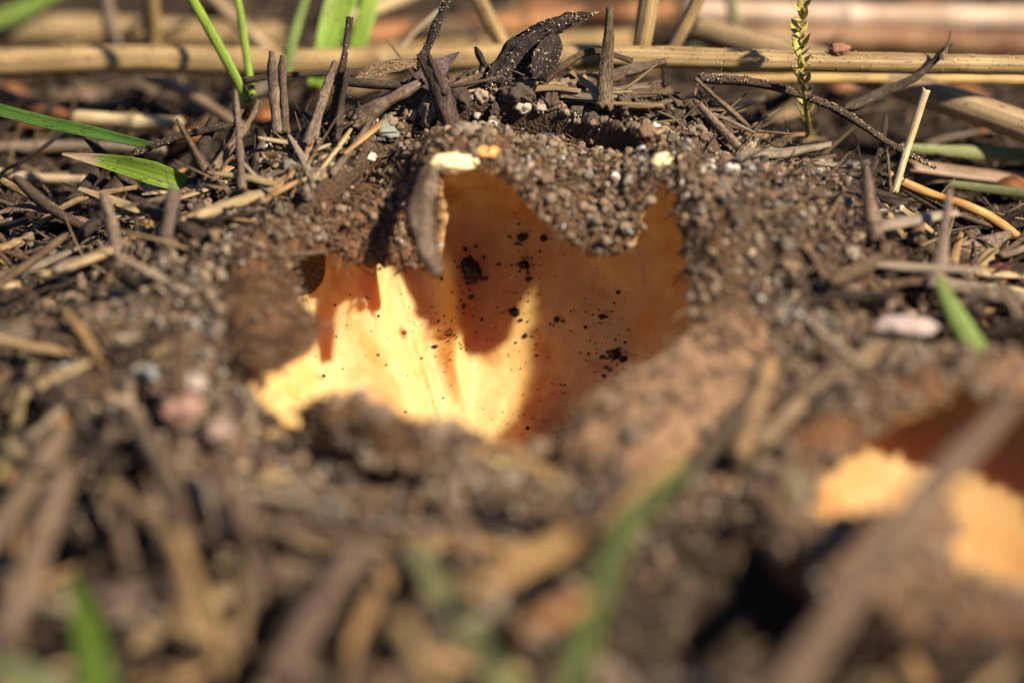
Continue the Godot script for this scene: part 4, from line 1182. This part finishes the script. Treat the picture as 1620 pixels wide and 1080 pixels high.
	tw.call("thin mauve twig standing left of the orange tan straw", [spot(215, 925, 46), spot(198, 880, 43), spot(185, 825, 40)], 0.5, 0.45, Color(0.26, 0.18, 0.13), BROWN)
	tw.call("bent tan twig between the lower left twigs", [spot(170, 770, 35), spot(205, 800, 38), spot(258, 820, 40)], 0.7, 0.55, Color(0.3, 0.22, 0.12), BROWN)
	tw.call("brown twig running down from the left front rim", [spot(335, 735, 33), spot(380, 830, 40), spot(440, 930, 47)], 0.6, 0.55, Color(0.26, 0.17, 0.12), BROWN2)

func build_random_litter() -> void:
	var r := RandomNumberGenerator.new()
	r.seed = 77
	var pal := [Color(0.24, 0.175, 0.125), Color(0.19, 0.135, 0.1), Color(0.13, 0.09, 0.065), Color(0.28, 0.2, 0.12), Color(0.22, 0.15, 0.125), Color(0.34, 0.25, 0.14), Color(0.10, 0.072, 0.055)]
	var zones := [
		["in the litter in front of the cup", -46, 42, 28, 60, 185],
		["in the litter left of the cup", -44, -22, -8, 36, 95],
		["in the litter right of the cup", 18, 44, -6, 24, 70],
		["in the litter behind the mound", -46, 46, -46, -13, 85],
		["on the mound's left shoulder", -27, -6, -15, 1, 120],
		["on the crest behind the cup", -8, 22, -17, -8, 60]]
	for zn in zones:
		var made := 0
		var tries := 0
		while made < zn[5] and tries < 9000:
			tries += 1
			var x := r.randf_range(zn[1], zn[2])
			var z := r.randf_range(zn[3], zn[4])
			var l := r.randf_range(4.5, 12.0)
			var a := r.randf() * TAU
			if z < -10.0: a = r.randfn(0.0, 0.35)
			var tilt := deg_to_rad(absf(r.randfn(0.0, 26.0)))
			if z > 26.0: tilt = minf(tilt, 0.7)
			var d := Vector3(cos(a) * cos(tilt), sin(tilt), sin(a) * cos(tilt))
			var p0 := Vector3(x, soil(x, z) + 0.2 + 0.8 * r.randf(), z)
			var p2 := p0 + d * l
			p2.y = maxf(p2.y, soil(p2.x, p2.z) + 0.4)
			var kind := r.randf()
			if z < 27.0 and l > 8.0: l *= 0.75
			p2 = p0 + d * l
			if kind < 0.36: p2.y = p0.y + (p2.y - p0.y) * 0.3
			p2.y = maxf(p2.y, soil(p2.x, p2.z) + 0.4)
			var clear := true
			for k in 5:
				var q := p0.lerp(p2, k / 4.0)
				if buried(q.x, q.z) < (1.1 if not zn[0].begins_with("on") else 1.0): clear = false
				if zn[0].begins_with("on") and q.y > soil(q.x, q.z) + 2.6: clear = false
				if Vector2(q.x - 19.5, q.z - 46.0).length() < 7.0: clear = false
				if Vector2(q.x - CUP2.x, q.z - CUP2.z).length() < 15.2: clear = false
				if q.z > 27.0 and absf(q.x + 3.0) < 19.0 and q.y > 4.5 + (q.z - 30.0) * 0.3: clear = false
				if q.x > 16.0 and q.z > -4.0 and q.z < 24.0 and q.y > 6.5: clear = false
			if not clear: continue
			var mid := (p0 + p2) * 0.5 + Vector3(r.randfn() * 0.22, r.randfn() * 0.18, r.randfn() * 0.22)
			mid.y = maxf(mid.y, soil(mid.x, mid.z) + 0.3)
			var pose := "lying flat" if p2.y - p0.y < l * 0.25 else ("slanting" if p2.y - p0.y < l * 0.55 else "sticking up")
			if kind < 0.36:
				var rad := r.randf_range(0.3, 0.7) * (1.0 if z < 27.0 else 1.4) * (0.6 if zn[0].begins_with("on") else 1.0)
				var hue := r.randi() % 4
				var c: Color = [Color(0.44, 0.32, 0.17), Color(0.34, 0.23, 0.12), Color(0.33, 0.26, 0.19), Color(0.42, 0.25, 0.11)][hue] * r.randf_range(0.8, 1.1)
				stick("straw_chip", "%s %s straw chip %s %s" % ["broad" if rad > 0.5 * (1.0 if z < 27.0 else 1.4) else "narrow", ["pale tan", "dull tan", "greyish tan", "orange tan"][hue], pose, zn[0]], "straw chip", [p0 - d * 0.4, mid, p2], rad, rad, {"w": [rad * 0.6, rad, rad * 0.9, rad * 0.45], "c1": c, "c2": c * 0.65, "seg": 16, "sides": 10, "rough": 0.14, "flat": r.randf_range(0.25, 0.6), "curl": r.randf_range(-0.3, 0.3)}, mat.straw, "straw chips " + zn[0])
			else:
				var rad := r.randf_range(0.22, 0.62) * (1.0 if z < 27.0 else 1.35) * (0.6 if zn[0].begins_with("on") else 1.0)
				var tone := [0, 1, 2, 2, 1, 2, 0][r.randi() % 7] as int
				var c: Color = [Color(0.27, 0.2, 0.15), Color(0.22, 0.145, 0.09), Color(0.085, 0.06, 0.046)][tone] * r.randf_range(0.7, 1.15)
				stick("dry_needle" if zn[0].begins_with("on") else "dead_twig", "%s %s %s %s %s" % ["thick" if rad > 0.44 * (1.0 if z < 27.0 else 1.35) * (0.6 if zn[0].begins_with("on") else 1.0) else "thin", ["greyish", "warm brown", "dark brown"][tone], "dry needle" if zn[0].begins_with("on") else "twig bit", pose, zn[0]], "needle" if zn[0].begins_with("on") else "twig", [p0 - d * 0.6, mid, p2], rad, rad * r.randf_range(0.6, 0.95), {"c1": c, "c2": c * 0.6, "seg": 16, "sides": 10, "rough": 0.25, "freq": 0.8, "flat": r.randf_range(0.6, 1.0)}, mat.bark, "twig bits " + zn[0])
			made += 1
	# fine fibres nobody could count
	var fibre := sweep([Vector3(0, 0, 0), Vector3(0.35, 0.08, 0.05), Vector3(1, 0.0, 0)], [0.05, 0.06, 0.03], [0.05, 0.05, 0.03], {"seg": 6, "sides": 5, "rough": 0.0, "c1": Color.WHITE, "c2": Color(0.7, 0.7, 0.7)})
	# sweep() returns metres; scatter() expects a unit mesh in mm
	var places := []
	var tint := []
	for i in 5200:
		var x := r.randf_range(-50, 50)
		var z := r.randf_range(-46, 60)
		if buried(x, z) < 1.05: continue
		if Vector2(x - CUP2.x, z - CUP2.z).length() < 14.6: continue
		var l := r.randf_range(1.5, 5.5)
		var b := Basis(Vector3.UP, r.randf() * TAU) * Basis(Vector3.FORWARD, r.randfn() * 0.35) * Basis(Vector3.RIGHT, r.randf() * TAU)
		var k := r.randf_range(0.8, 2.4)
		places.append(Transform3D(b * Basis.from_scale(Vector3(l, k, k) * 1000.0), Vector3(x, soil(x, z) + 0.4 + r.randf() * 0.6, z)))
		var c: Color = pal[r.randi() % pal.size()] * r.randf_range(0.6, 1.2)
		tint.append(Color(c.r, c.g, c.b))
	var skin: Array = cup_a.outer
	for i in 3800:
		var q: Array = skin[r.randi() % skin.size()]
		var nn: Vector3 = q[1]
		if nn.y < 0.25: continue
		var side := nn.cross(Vector3(r.randfn(), r.randfn(), r.randfn())).normalized()
		var l := r.randf_range(0.8, 2.4)
		var k := r.randf_range(0.6, 1.6)
		places.append(Transform3D(Basis(side, nn, side.cross(nn)) * Basis.from_scale(Vector3(l, k, k) * 1000.0), q[0] + nn * 0.12))
		var c: Color = [Color(0.2, 0.115, 0.06), Color(0.13, 0.08, 0.05), Color(0.28, 0.19, 0.12)][r.randi() % 3]
		tint.append(Color(c.r, c.g, c.b))
	scatter("plant_fibres", [fibre], mat.crumb, places, tint, self, "fine brown plant fibres strewn over the soil", "plant litter")
